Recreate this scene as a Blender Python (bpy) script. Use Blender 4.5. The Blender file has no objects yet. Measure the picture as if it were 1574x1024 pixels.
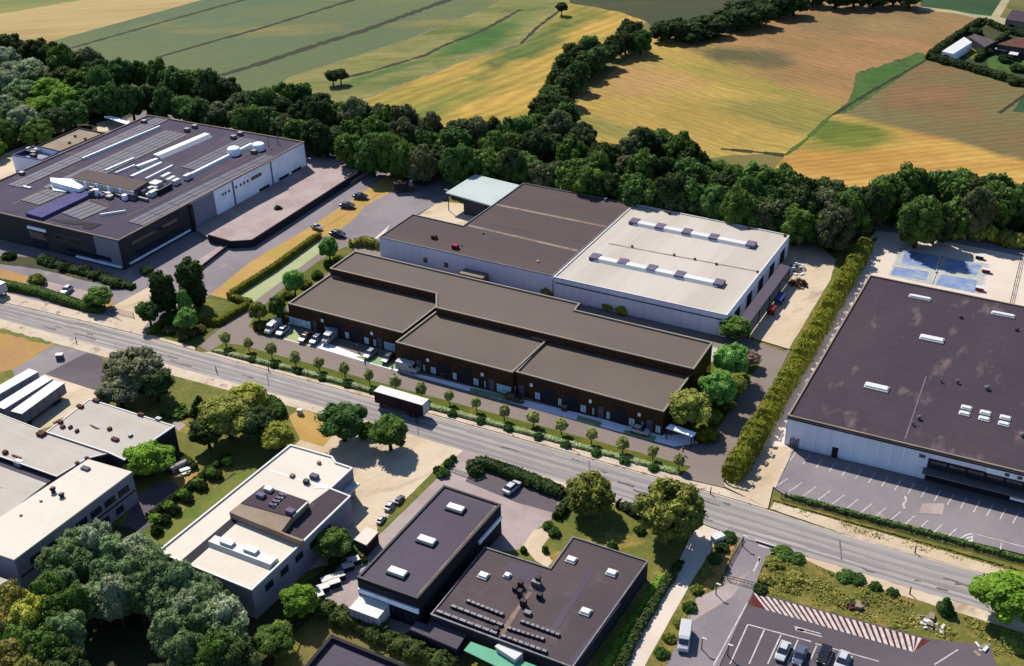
import bpy, bmesh, math, random
import numpy as np
from mathutils import Vector, Matrix, noise as mnoise
R_ = math.radians
scene = bpy.context.scene
COL = scene.collection
random.seed(7)
rng = np.random.default_rng(11)

# ------------------------------------------------------------------ camera
XA = np.array([0.87384918, 0.23242223, -0.4270451])
YA = np.array([0.48588807, -0.44878548, 0.75000291])
ZA = np.array([-0.0173343, -0.86288555, -0.50510201])
RM = np.array([XA, YA, ZA])            # world = RM @ (right, down, forward)
FOC, PW, PH, CAMH = 1695.255, 1574.0, 1024.0, 135.0
cam_d = bpy.data.cameras.new('camera')
cam = bpy.data.objects.new('camera', cam_d); COL.objects.link(cam)
cam_d.sensor_width = 36.0; cam_d.lens = FOC / PW * 36.0
cam_d.clip_start = 1.0; cam_d.clip_end = 6000.0
rt, dn, fw = RM[:, 0], RM[:, 1], RM[:, 2]
cam.matrix_world = Matrix(((rt[0], -dn[0], -fw[0], 0), (rt[1], -dn[1], -fw[1], 0), (rt[2], -dn[2], -fw[2], CAMH), (0, 0, 0, 1)))
scene.camera = cam

# ------------------------------------------------------------------ light
SUN_AZ, SUN_EL = 148.0, 46.0           # direction the sunlight comes from (degrees from +X), elevation
w = bpy.data.worlds.new('World'); scene.world = w; w.use_nodes = True
nt = w.node_tree; bg = nt.nodes['Background']
sky = nt.nodes.new('ShaderNodeTexSky'); sky.sky_type = 'NISHITA'; sky.sun_disc = False
sky.sun_elevation = R_(SUN_EL); sky.sun_rotation = R_(90 - SUN_AZ); sky.ozone_density = 6.0; sky.dust_density = .4
nt.links.new(sky.outputs[0], bg.inputs[0]); bg.inputs[1].default_value = 0.088
sl = bpy.data.lights.new('sun', 'SUN'); sl.energy = 4.6; sl.angle = R_(0.5); sl.color = (1.0, 0.94, 0.84)
sun = bpy.data.objects.new('sun', sl); COL.objects.link(sun)
sd = Vector((math.cos(R_(SUN_AZ)) * math.cos(R_(SUN_EL)), math.sin(R_(SUN_AZ)) * math.cos(R_(SUN_EL)), math.sin(R_(SUN_EL))))
sun.rotation_euler = sd.to_track_quat('Z', 'Y').to_euler(); sun.location = (0, 0, 400)
scene.view_settings.view_transform = 'Standard'; scene.view_settings.look = 'None'
scene.view_settings.gamma = 1.0; scene.view_settings.exposure = 0.92
scene.render.engine = 'CYCLES'

# ------------------------------------------------------------------ helpers
def P(x, y, z=0.0):
    """photo pixel -> world point on the horizontal plane of height z"""
    d = RM @ np.array([x - PW / 2, y - PH / 2, FOC]); t = (z - CAMH) / d[2]
    return Vector((d[0] * t, d[1] * t, z))
def ang(p, q, z=0):
    d = P(*q, z) - P(*p, z); return math.atan2(d.y, d.x)
def tag(o, label=None, cat=None, group=None, kind=None):
    if label: o['label'] = label
    if cat: o['category'] = cat
    if group: o['group'] = group
    if kind: o['kind'] = kind
    return o
def thing(name, label, cat, loc=(0, 0, 0), group=None, rz=0.0):
    o = bpy.data.objects.new(name, None); COL.objects.link(o); o.location = loc; o.rotation_euler = (0, 0, rz)
    o.empty_display_size = 0.5
    return tag(o, label, cat, group)
def dup(root, loc, rz=0.0, scale=None, label=None, group=None, mats=None):
    def cp(o, par):
        c = o.copy(); COL.objects.link(c)
        if par: c.parent = par
        if mats and o.type == 'MESH':
            key = o.name.split('.')[0]
            if key in mats and len(c.material_slots): c.material_slots[0].link = 'OBJECT'; c.material_slots[0].material = mats[key]
        for ch in o.children: cp(ch, c)
        return c
    r = cp(root, None); r.location = loc; r.rotation_euler = (0, 0, rz)
    if scale is not None: r.scale = scale
    if label: r['label'] = label
    if group: r['group'] = group
    elif 'group' in r: del r['group']
    return r
def drop(root):
    for ch in list(root.children): drop(ch)
    bpy.data.objects.remove(root)

class MB:
    def __init__(s): s.v = []; s.f = []
    def quad(s, a, b, c, d): n = len(s.v); s.v += [tuple(a), tuple(b), tuple(c), tuple(d)]; s.f.append((n, n+1, n+2, n+3)); return s
    def prism(s, pts, z0, z1, bottom=False, top=True):
        a = sum(p[0]*q[1]-q[0]*p[1] for p, q in zip(pts, pts[1:]+pts[:1]))
        if a < 0: pts = pts[::-1]
        n = len(s.v); k = len(pts)
        s.v += [(p[0], p[1], z0) for p in pts] + [(p[0], p[1], z1) for p in pts]
        for i in range(k): j = (i+1) % k; s.f.append((n+i, n+j, n+k+j, n+k+i))
        if top: s.f.append(tuple(range(n+k, n+2*k)))
        if bottom: s.f.append(tuple(range(n+k-1, n-1, -1)))
        return s
    def box(s, x, y, z, L, W, H, a=0.0, tx=1.0, ty=1.0):
        """box centred on x,y with its bottom at z; tx,ty shrink the top"""
        ca, sa = math.cos(a), math.sin(a); n = len(s.v)
        for zz, kx, ky in ((z, 1, 1), (z+H, tx, ty)):
            for ex, ey in ((-1, -1), (1, -1), (1, 1), (-1, 1)):
                lx, ly = ex*L/2*kx, ey*W/2*ky; s.v.append((x+lx*ca-ly*sa, y+lx*sa+ly*ca, zz))
        s.f += [(n, n+3, n+2, n+1), (n+4, n+5, n+6, n+7), (n, n+1, n+5, n+4), (n+1, n+2, n+6, n+5), (n+2, n+3, n+7, n+6), (n+3, n, n+4, n+7)]
        return s
    def bar(s, p, q, W, H, z=None):
        """box lying along p->q"""
        d = Vector(q) - Vector(p); m = (Vector(p)+Vector(q))/2
        return s.box(m.x, m.y, m.z if z is None else z, math.hypot(d.x, d.y), W, H, math.atan2(d.y, d.x))
    def tube(s, p, q, r0, r1, k=8, caps=True):
        p, q = Vector(p), Vector(q); d = (q-p).normalized(); u = d.orthogonal().normalized(); v = d.cross(u); n = len(s.v)
        for c, r in ((p, r0), (q, r1)):
            for i in range(k): t = 2*math.pi*i/k; s.v.append(tuple(c + (u*math.cos(t)+v*math.sin(t))*r))
        for i in range(k): j = (i+1) % k; s.f.append((n+i, n+j, n+k+j, n+k+i))
        if caps: s.f += [tuple(range(n+k-1, n-1, -1)), tuple(range(n+k, n+2*k))]
        return s
    def build(s, name, mat, parent=None, smooth=False, bevel=0.0):
        o0 = Vector(parent.matrix_basis.translation) if parent else Vector((0, 0, 0))
        if parent and parent.parent: o0 = o0 + parent.parent.matrix_basis.translation
        me = bpy.data.meshes.new(name); me.from_pydata([(x-o0.x, y-o0.y, z-o0.z) for x, y, z in s.v], [], s.f)
        me.materials.append(mat)
        if bevel:
            bm = bmesh.new(); bm.from_mesh(me); bmesh.ops.recalc_face_normals(bm, faces=bm.faces)
            bmesh.ops.bevel(bm, geom=list(bm.edges), offset=bevel, segments=2, affect='EDGES', profile=0.6, clamp_overlap=True); bm.to_mesh(me); bm.free()
        if smooth: me.polygons.foreach_set('use_smooth', [True]*len(me.polygons))
        me.update()
        o = bpy.data.objects.new(name, me); COL.objects.link(o)
        if parent: o.parent = parent
        return o
def center(o):
    """move a top-level mesh's origin to the bottom centre of its bounds"""
    me = o.data; n = len(me.vertices); a = np.zeros(n*3); me.vertices.foreach_get('co', a); a = a.reshape(-1, 3)
    c = np.array([(a[:, 0].min()+a[:, 0].max())/2, (a[:, 1].min()+a[:, 1].max())/2, a[:, 2].min()])
    a -= c; me.vertices.foreach_set('co', a.ravel()); me.update(); o.location = tuple(c + np.array(o.location)); return o

# ------------------------------------------------------------------ materials
KEXP = 2.5     # what a sunlit level surface of albedo 1 comes out at
def c(r, g, b, k=1.0):
    f = lambda v: (v/255/12.92 if v/255 <= .04045 else ((v/255+.055)/1.055)**2.4)
    return tuple(min(.85, f(v)/KEXP*k) for v in (r, g, b)) + (1,)
def M(name, col, col2=None, s=.15, lo=.4, hi=.6, rough=.9, fine=.12, fs=2.5, stretch=None, stripe=None, bump=0., metal=0., col3=None, s3=.5, lo3=.58, hi3=.64, island=0., objrand=0., local=False, spec=.12, zones=()):
    m = bpy.data.materials.new(name); m.use_nodes = True; nt = m.node_tree; N = nt.nodes.new; K = nt.links.new
    b = nt.nodes['Principled BSDF']; b.inputs['Roughness'].default_value = rough; b.inputs['Metallic'].default_value = metal
    b.inputs['Specular IOR Level'].default_value = spec
    if local: src = N('ShaderNodeTexCoord').outputs['Object']
    else: src = N('ShaderNodeNewGeometry').outputs['Position']
    if stretch:
        mp = N('ShaderNodeMapping'); mp.inputs['Rotation'].default_value = (0, 0, -R_(stretch[0])); K(src, mp.inputs[0])
        mp2 = N('ShaderNodeMapping'); mp2.inputs['Scale'].default_value = (1/stretch[1], 1, 1); K(mp.outputs[0], mp2.inputs[0]); src = mp2.outputs[0]
    def nz(scale, det=5, rg=.6):
        n = N('ShaderNodeTexNoise'); n.inputs['Scale'].default_value = scale; n.inputs['Detail'].default_value = det; n.inputs['Roughness'].default_value = rg; K(src, n.inputs['Vector']); return n.outputs['Fac']
    def rng_(fac, a, b_, x, y):
        r = N('ShaderNodeMapRange'); r.inputs[1].default_value = a; r.inputs[2].default_value = b_; r.inputs[3].default_value = x; r.inputs[4].default_value = y; K(fac, r.inputs[0]); return r.outputs[0]
    def mix(fac, A, B, mode='MIX'):
        x = N('ShaderNodeMix'); x.data_type = 'RGBA'; x.blend_type = mode
        if isinstance(fac, float): x.inputs[0].default_value = fac
        else: K(fac, x.inputs[0])
        for i, q in ((6, A), (7, B)):
            if isinstance(q, tuple): x.inputs[i].default_value = q
            else: K(q, x.inputs[i])
        return x.outputs[2]
    cur = col
    if col2: cur = mix(rng_(nz(s), lo, hi, 0, 1), col, col2)
    if col3: cur = mix(rng_(nz(s3, 6, .65), lo3, hi3, 0, 1), cur, col3)
    def vm(op, x, y):
        v = N('ShaderNodeVectorMath'); v.operation = op
        for i, q in enumerate((x, y)):
            if isinstance(q, (tuple, Vector)): v.inputs[i].default_value = tuple(q)
            else: K(q, v.inputs[i])
        return v.outputs['Value'] if op in ('DOT_PRODUCT', 'LENGTH') else v.outputs[0]
    def mth(op, x, y=0.):
        v = N('ShaderNodeMath'); v.operation = op
        for i, q in enumerate((x, y)):
            if isinstance(q, (int, float)): v.inputs[i].default_value = q
            else: K(q, v.inputs[i])
        return v.outputs[0]
    for zk, A, B, wd, zc, zc2 in zones:      # areas of another colour with a soft, ragged edge: ('line', from, to, width) or ('spot', centre, end of long axis, half width)
        pos = N('ShaderNodeNewGeometry').outputs['Position']; rel = vm('SUBTRACT', pos, A); d = B - A; L = d.length; u = d/L; v_ = Vector((-u.y, u.x, 0))
        zn = N('ShaderNodeTexNoise'); zn.inputs['Scale'].default_value = .03; zn.inputs['Detail'].default_value = 8; zn.inputs['Roughness'].default_value = .65; K(pos, zn.inputs['Vector'])
        if zk == 'line': f = mth('DIVIDE', vm('DOT_PRODUCT', rel, v_), wd)
        else:
            e = mth('SQRT', mth('ADD', mth('POWER', mth('ABSOLUTE', mth('DIVIDE', vm('DOT_PRODUCT', rel, u), L)), 2.), mth('POWER', mth('ABSOLUTE', mth('DIVIDE', vm('DOT_PRODUCT', rel, v_), wd)), 2.))); f = mth('SUBTRACT', 1., e)
        f = mth('ADD', f, mth('MULTIPLY', mth('SUBTRACT', zn.outputs['Fac'], .5), 2.6))
        zcol = mix(rng_(nz(s*1.7), .42, .58, 0, 1), zc, zc2)
        cur = mix(rng_(f, -.35, .45, 0, 1), cur, zcol)
    mults = []
    if fine: mults.append(rng_(nz(fs, 4, .7), .25, .75, 1-fine, 1+fine))
    if island:
        g = N('ShaderNodeNewGeometry'); mults.append(rng_(g.outputs['Random Per Island'], 0, 1, 1-island, 1+island))
    if objrand:
        oi = N('ShaderNodeObjectInfo'); mults.append(rng_(oi.outputs['Random'], 0, 1, 1-objrand, 1+objrand))
    if stripe:   # (angle of the stripes, spacing in m, strength)
        geo = src; mp = N('ShaderNodeMapping'); mp.inputs['Rotation'].default_value = (0, 0, -R_(stripe[0]) + math.pi/2)
        K(geo, mp.inputs[0]); wv = N('ShaderNodeTexWave'); wv.bands_direction = 'X'; wv.inputs['Scale'].default_value = 0.314/stripe[1]
        wv.inputs['Distortion'].default_value = stripe[3] if len(stripe) > 3 else 0.; wv.inputs['Detail'].default_value = 2
        K(mp.outputs[0], wv.inputs['Vector']); mults.append(rng_(wv.outputs['Fac'], 0, 1, 1-stripe[2], 1+stripe[2]))
    for q in mults:
        cb = N('ShaderNodeCombineXYZ'); [K(q, cb.inputs[i]) for i in range(3)]
        cur = mix(1.0, cur, cb.outputs[0], 'MULTIPLY')
    if isinstance(cur, tuple): b.inputs['Base Color'].default_value = cur
    else: K(cur, b.inputs['Base Color'])
    if bump:
        bp = N('ShaderNodeBump'); bp.inputs['Strength'].default_value = bump; bp.inputs['Distance'].default_value = .1; K(nz(fs*2), bp.inputs['Height']); K(bp.outputs[0], b.inputs['Normal'])
    return m
G = lambda r, g, b, **k: c(r, g, b)
mt = {}
mt['asphalt'] = M('asphalt', c(198,189,184), c(178,169,167), s=.07, fine=.1, fs=1.6, stretch=(3, 16), col3=c(210,202,196), s3=.22, lo3=.5, hi3=.68, bump=.1, stripe=(3, 3.4, .05, 1.5))
mt['asphalt_worn'] = M('worn_asphalt_band', c(182,172,170), c(166,158,158), s=.2, fine=.14, fs=1.4, stretch=(3, 12))
mt['crack'] = M('tar_repair', c(132,124,126), c(148,138,138), s=.8, fine=.2)
mt['court_base'] = M('court_surround', c(214,218,208), c(202,206,198), s=.4, fine=.08)
mt['lot'] = M('lot_asphalt', c(172,162,166), c(156,146,152), s=.05, fine=.08, fs=1.8, col3=c(186,172,164), s3=.08)
mt['darklot'] = M('dark_asphalt', c(128,116,122), c(112,102,110), s=.06, fine=.08, fs=1.5, stretch=(30, 6))
mt['pinklot'] = M('pink_paving', c(210,192,188), c(196,172,168), s=.12, fine=.1, fs=2.)
mt['sidewalk'] = M('sidewalk_concrete', c(236,216,192,k=1.15), c(218,198,176,k=1.15), s=.15, fine=.14, fs=1.5, col3=c(186,160,142), s3=.35)
mt['concrete'] = M('pale_concrete', c(238,218,190,k=1.15), c(222,198,166,k=1.15), s=.05, fine=.1, fs=1.2, col3=c(200,176,146), s3=.12, lo3=.56, hi3=.7, stretch=(60, 2.5), stripe=(62, 4.5, .02, 3.))
mt['creampath'] = M('cream_paving', c(242,226,210,k=1.22), c(232,214,196,k=1.22), s=.1, fine=.05)
mt['taupe'] = M('taupe_paving', c(168,152,142), c(160,144,136), s=.05, fine=.04, fs=1., stripe=(2, 1.4, .02))
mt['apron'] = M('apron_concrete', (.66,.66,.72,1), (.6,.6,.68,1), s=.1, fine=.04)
mt['mint'] = M('mint_paving', c(206,212,160), c(198,206,150), s=.1, fine=.05, fs=2)
mt['greenbay'] = M('green_bay_paving', c(176,206,148), c(160,196,140), s=.15, fine=.06)
mt['white_line'] = M('white_line_paint', c(236,230,224,k=1.15), c(206,200,196,k=1.15), s=.8, fine=.08, rough=.7)
mt['red_line'] = M('red_line_paint', c(126,62,56), c(106,52,50), s=.8, fine=.1)
mt['lawn'] = M('lawn_grass', c(140,136,62), c(110,122,52), s=.1, lo=.4, hi=.6, fine=.3, fs=1.4, col3=c(186,156,80), s3=.13, lo3=.53, hi3=.66, bump=.3)
mt['newlawn'] = M('fresh_lawn', c(112,122,34), c(94,108,28), s=.25, fine=.2, fs=2.2, col3=c(150,124,50), s3=.15, lo3=.56, hi3=.68, bump=.3)
mt['greengrass'] = M('green_grass', c(112,132,56), c(140,142,64), s=.2, fine=.2, fs=2.)
mt['drygrass'] = M('dry_grass', c(222,180,104), c(206,160,88), s=.08, fine=.12, fs=1.2, stretch=(2, 3), col3=c(208,182,84), s3=.08, lo3=.5, hi3=.62)
mt['orange'] = M('dry_orange_ground', c(202,154,104), c(208,164,92), s=.08, fine=.12, fs=1.2)
mt['scrub'] = M('scrub_soil', c(146,136,66), c(118,122,56), s=.25, fine=.35, fs=1.4, col3=c(180,146,84), s3=.2, lo3=.55, hi3=.65)
mt['base'] = M('ground_soil', c(120,120,62), c(150,132,76), s=.03, fine=.2, fs=.8, col3=c(92,108,52), s3=.05)
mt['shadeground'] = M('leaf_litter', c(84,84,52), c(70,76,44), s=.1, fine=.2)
# fields
mt['f_wheat'] = M('wheat_stubble', c(206,178,116), c(190,160,94), s=.03, fine=.14, fs=.4, stretch=(38, 8), col3=c(178,162,90), s3=.03, lo3=.5, hi3=.66, stripe=(38, 6, .03, 1.))
mt['f_olive'] = M('olive_meadow', c(156,152,76), c(122,134,62), s=.03, fine=.18, fs=.4, stretch=(38, 5), col3=c(176,162,90), s3=.03)
mt['f_green'] = M('green_crop', c(96,118,80), c(112,124,76), s=.014, lo=.4, hi=.6, fine=.12, fs=.4, stretch=(38, 3), col3=c(152,138,74), s3=.03, lo3=.54, hi3=.7, stripe=(38, 3, .05, 1.5))
mt['f_band'] = M('yellow_meadow', c(166,156,84), c(136,138,72), s=.05, fine=.24, fs=.5, stretch=(38, 3), col3=c(104,120,50), s3=.04, lo3=.5, hi3=.64, zones=[('spot', P(740, 60), P(800, 28), 11., c(62,108,32), c(80,122,42)), ('spot', P(600, 108), P(660, 90), 3., c(84,118,48), c(96,124,54))])
mt['f_gold'] = M('golden_crop', c(218,176,80), c(182,158,62), s=.03, lo=.42, hi=.6, fine=.22, fs=.45, stretch=(58, 4), col3=c(136,138,50), s3=.03, lo3=.56, hi3=.72, stripe=(60, 3.4, .13, 4.), zones=[('spot', P(830, 60), P(900, 20), 10., c(118,130,50), c(90,116,40)), ('spot', P(640, 175), P(740, 140), 9., c(150,150,58), c(130,138,52))])
mt['f_lush'] = M('lush_grass', c(70,112,40), c(92,124,50), s=.08, fine=.25, fs=.5, col3=c(66,84,40), s3=.08, lo3=.52, hi3=.62)
mt['f_big'] = M('ripe_crop', c(210,176,88), c(192,158,76), s=.02, fine=.2, fs=.45, stretch=(-12, 2.2), col3=c(160,150,64), s3=.03, lo3=.5, hi3=.66, stripe=(-14, 3.2, .09, 9.), zones=[('line', P(1050, 62), P(1305, 176), 26., c(186,140,90), c(166,130,78)), ('spot', P(1235, 178), P(1275, 160), 30., c(164,150,70), c(148,138,64)), ('spot', P(960, 118), P(1010, 100), 26., c(202,162,98), c(192,152,88)), ('spot', P(1130, 86), P(1200, 92), 14., c(120,108,66), c(104,98,58)), ('spot', P(1050, 50), P(1100, 70), 8., c(86,100,54), c(96,92,56)), ('spot', P(1340, 30), P(1300, 10), 40., c(150,124,80), c(170,140,90)), ('spot', P(940, 200), P(1040, 225), 9., c(160,150,74), c(150,140,70))])  # zones turn browner and darker towards the upper right
mt['f_brown'] = M('brown_field', c(182,142,94), c(164,132,82), s=.018, fine=.18, fs=.3, stretch=(20, 3), col3=c(142,122,74), s3=.022, lo3=.53, hi3=.66, stripe=(24, 6, .04, 5.))
mt['f_drab'] = M('drab_field', c(140,124,78), c(122,118,72), s=.02, fine=.2, fs=.5, stretch=(30, 3), col3=c(152,114,76), s3=.02, lo3=.48, hi3=.62, stripe=(34, 3, .09, 3.), zones=[('line', P(1600, 252), P(1300, 176), 7., c(230,186,96), c(206,154,72)), ('spot', P(1300, 208), P(1350, 190), 16., c(112,126,40), c(148,146,60)), ('spot', P(1420, 150), P(1500, 160), 18., c(158,118,78), c(140,110,70))])
mt['f_bright'] = M('bright_gold_crop', c(226,188,102), c(206,160,78), s=.025, fine=.18, fs=.35, stretch=(-6, 3), col3=c(174,150,68), s3=.03, lo3=.52, hi3=.66, stripe=(-8, 6, .06, 4.))
mt['f_moss'] = M('mossy_field', c(124,130,46), c(166,150,64), s=.03, fine=.12, fs=.3)
mt['f_dark'] = M('dark_field', c(62,76,40), c(80,82,46), s=.02, fine=.1, fs=.3, stretch=(40, 4), col3=c(112,92,56), s3=.015, lo3=.58, hi3=.7)  # darker green than the fields around, mottled with brown
mt['f_mead'] = M('far_meadow', c(58,96,50), c(50,84,44), s=.03, fine=.1, fs=.3)
mt['ditch'] = M('ditch_soil', c(66,62,38), c(52,56,34), s=.2, fine=.2, fs=.5)
mt['dirt'] = M('dirt_track', c(166,152,108), c(142,134,92), s=.1, fine=.1, fs=.5)
mt['farroad'] = M('far_road_gravel', c(206,196,150), c(190,182,142), s=.05, fine=.06, fs=.4)
# buildings
mt['bronze'] = M('dark_bronze_cladding', c(100,68,46), c(86,60,42), s=.4, fine=.08, stripe=(92, .9, .14), rough=.6)
mt['taupe_roof'] = M('taupe_roof_membrane', c(134,121,111), c(126,113,104), s=.03, fine=.02, fs=1.)
mt['taupe_cap'] = M('taupe_coping', c(172,158,142), rough=.6, fine=.03)
mt['brown_roof'] = M('brown_roof_felt', c(104,90,90), c(114,98,94), s=.06, fine=.06, fs=1., stretch=(2, 8), col3=c(92,80,80), s3=.05)
mt['white_roof'] = M('off_white_roof', c(226,216,204,k=1.15), c(212,200,186,k=1.15), s=.08, fine=.04, fs=.8, stretch=(88, 10), col3=c(206,188,172), s3=.1, lo3=.6, hi3=.75)
mt['seam'] = M('tan_roof_seam', c(184,160,142), c(150,128,116), s=.4, fine=.15)
mt['plum_roof'] = M('plum_grey_roof', c(82,70,82), c(92,78,86), s=.04, fine=.1, fs=1., stretch=(88, 2.2), col3=c(138,118,116), s3=.17, lo3=.59, hi3=.72, stripe=(90, 1.6, .03))
mt['slate_roof'] = M('slate_grey_roof', c(112,102,116), c(104,94,108), s=.05, fine=.04, fs=1.2, stripe=(2, 1.1, .03))
mt['umber_roof'] = M('umber_roof_felt', c(110,96,98), c(98,86,90), s=.06, fine=.05, fs=1.2, col3=c(128,112,110), s3=.09, lo3=.56, hi3=.68, stripe=(2, 1.1, .03))
mt['cream_roof'] = M('cream_roof', c(246,236,220,k=1.22), c(240,228,212,k=1.22), s=.08, fine=.03, fs=1., stripe=(88, 1.5, .012))
mt['rust_roof'] = M('weathered_sheet_roof', c(214,204,194,k=1.22), c(202,192,180,k=1.22), s=.1, fine=.06, fs=1., stretch=(2, 6), col3=c(150,104,88), s3=.16, lo3=.66, hi3=.7, stripe=(90, 1.2, .02))
mt['tan_roof'] = M('tan_gravel_roof', c(186,166,144), c(170,150,130), s=.2, fine=.08)
mt['solar'] = M('solar_glass', c(70,64,92), c(78,72,100), s=.5, fine=.08, rough=.6, stripe=(90, 1.0, .08), spec=.15)
mt['solar_roof'] = M('plum_solar_roof', c(90,80,104), c(80,72,94), s=.05, fine=.08, fs=1., col3=c(120,98,98), s3=.12, lo3=.57, hi3=.7, stripe=(91, 1.1, .06))
mt['copper'] = M('copper_brown_trim', c(140,114,104), c(120,96,90), s=.3, fine=.12)
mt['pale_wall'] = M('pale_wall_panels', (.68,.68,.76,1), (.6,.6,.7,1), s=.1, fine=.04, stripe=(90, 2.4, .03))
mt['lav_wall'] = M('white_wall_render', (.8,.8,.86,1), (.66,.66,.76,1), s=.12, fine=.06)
mt['grey_wall'] = M('grey_wall_render', (.2,.2,.25,1), (.16,.16,.2,1), s=.12, fine=.06)
mt['dark_wall'] = M('dark_wall_panels', c(92,88,92), c(80,78,84), s=.12, fine=.06)
mt['char_wall'] = M('charcoal_wall', c(70,66,74), c(60,58,66), s=.2, fine=.06)
mt['white'] = M('white_paint', c(248,246,242,k=1.15), c(236,234,230,k=1.15), s=.6, fine=.03, rough=.5)
mt['band'] = M('pale_band_panels', (.78,.8,.85,1), (.66,.68,.8,1), s=.6, fine=.04, rough=.5)
mt['domes'] = M('skylight_acrylic', c(250,250,246,k=1.15), rough=.35, fine=.02, spec=.5)
mt['louver'] = M('violet_grey_louver', c(142,132,156), c(124,114,138), s=1., fine=.1)
mt['blue_sheet'] = M('blue_corrugated_sheet', c(106,102,158), c(94,90,146), s=.3, fine=.05, stripe=(60, 1.3, .12))
mt['mint_roof'] = M('mint_sheet_roof', c(214,226,222,k=1.15), c(204,216,212,k=1.15), s=.1, fine=.03)
mt['mint_awning'] = M('mint_green_awning', c(138,214,178), c(128,204,168), s=.2, fine=.03)
mt['glass'] = M('dark_glass', c(52,56,72), rough=.12, fine=.04, spec=.8)
mt['glass_blue'] = M('blue_shop_glass', (.45,.6,.68,1), (.3,.45,.55,1), s=1., rough=.15, fine=.08, spec=.8)
mt['metal'] = M('grey_metal', c(150,148,154), c(130,128,136), s=.8, fine=.1, rough=.5, metal=.3)
mt['darkmetal'] = M('dark_metal', c(60,58,62), rough=.5, fine=.1)
mt['rubber'] = M('tyre_rubber', c(36,36,38), rough=.85, fine=.1)
mt['rust'] = M('rust_brown', c(132,84,62), c(100,66,54), s=1., fine=.2)
mt['red'] = M('red_paint', c(170,44,44), rough=.4, fine=.05)
mt['blue'] = M('blue_paint', c(60,70,150), rough=.4, fine=.05)
mt['binbody'] = M('dark_bin_plastic', c(70,66,74), fine=.05)
mt['court_blue'] = M('blue_court_paint', c(136,160,214), c(168,186,220), s=.25, fine=.08, col3=c(206,212,214), s3=.25, lo3=.56, hi3=.66)
mt['plum_dark'] = M('dark_plum_tarpaulin', c(64,44,58), c(56,38,50), s=.5, fine=.08, rough=.6)
mt['bark'] = M('tree_bark', c(86,72,58), c(66,56,46), s=3., fine=.2, local=True)
for nm, col in (('white', (240,240,242)), ('silver', (176,180,196)), ('black', (34,34,40)), ('navy', (44,50,84)), ('maroon', (104,36,36)), ('steel', (110,120,150)), ('grey', (96,96,102)), ('red', (176,40,36)), ('brown', (96,74,60))):
    mt['car_'+nm] = M('car_paint_'+nm, c(*col), rough=.25, fine=0, spec=.6)
mt['lamp'] = M('lamp_lens', c(230,228,214), rough=.2, fine=0)
mt['skin'] = M('skin', c(196,146,120), rough=.6, fine=0)
mt['cloth_dark'] = M('dark_cloth', c(52,50,62), rough=.9, fine=.05)
mt['cloth_red'] = M('rust_cloth', c(160,84,64), rough=.9, fine=.05)
mt['cloth_blue'] = M('blue_cloth', c(70,84,120), rough=.9, fine=.05)
mt['hair'] = M('dark_hair', c(44,34,28), rough=.8, fine=0)
def leafmat(name, a, b, k=1.8):
    m = M('leaf_'+name, c(*a, k=k), c(*b, k=k), s=.55, lo=.38, hi=.62, rough=.8, fine=.2, fs=2.4, island=.38, objrand=.2, local=True, spec=.08)
    nt = m.node_tree; b_ = nt.nodes['Principled BSDF']; out = nt.nodes['Material Output']
    tr = nt.nodes.new('ShaderNodeBsdfTranslucent'); ms = nt.nodes.new('ShaderNodeMixShader'); ms.inputs[0].default_value = .32
    nt.links.new(b_.inputs['Base Color'].links[0].from_socket, tr.inputs[0]); nt.links.new(b_.outputs[0], ms.inputs[1]); nt.links.new(tr.outputs[0], ms.inputs[2]); nt.links.new(ms.outputs[0], out.inputs[0])
    return m
LM = dict(greyolive=leafmat('grey_olive', (150,148,112), (118,122,88)), dark=leafmat('dark_green', (72, 88, 46), (58, 76, 42)), mid=leafmat('mid_green', (98, 126, 54), (78, 106, 48)),
          bright=leafmat('bright_green', (126,160,52), (100,136,48)), silver=leafmat('silver_green', (170, 180, 140), (134, 152, 112)),
          sage=leafmat('sage_green', (124, 146, 94), (100, 126, 80)), olive=leafmat('olive_green', (150, 152, 70), (122, 130, 60)), lime=leafmat('lime_green', (184, 184, 76), (154, 162, 62)),
          grove=leafmat('grey_green', (104, 108, 72), (86, 96, 62)), hedge=leafmat('hedge_green', (80,92,46), (66,80,40)), hedgey=leafmat('yellow_hedge_green', (132, 134, 42), (108, 114, 36)),
          fresh=leafmat('fresh_green', (128, 172, 84), (104, 152, 72)), lane=leafmat('sapling_green', (184, 186, 112), (160, 168, 98)), pink=leafmat('dusky_pink', (160,126,118), (140,106,100)),
          palehedge=leafmat('pale_hedge_green', (176,188,138), (158,174,122)), deep=leafmat('deep_green', (84, 116, 56), (68, 98, 48)), brownish=leafmat('brown_green', (136,122,70), (108,106,58)), forest=leafmat('forest_green', (142, 164, 112), (114, 142, 92)), weed=leafmat('weed_green', (172, 160, 84), (140, 142, 70)))
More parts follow.
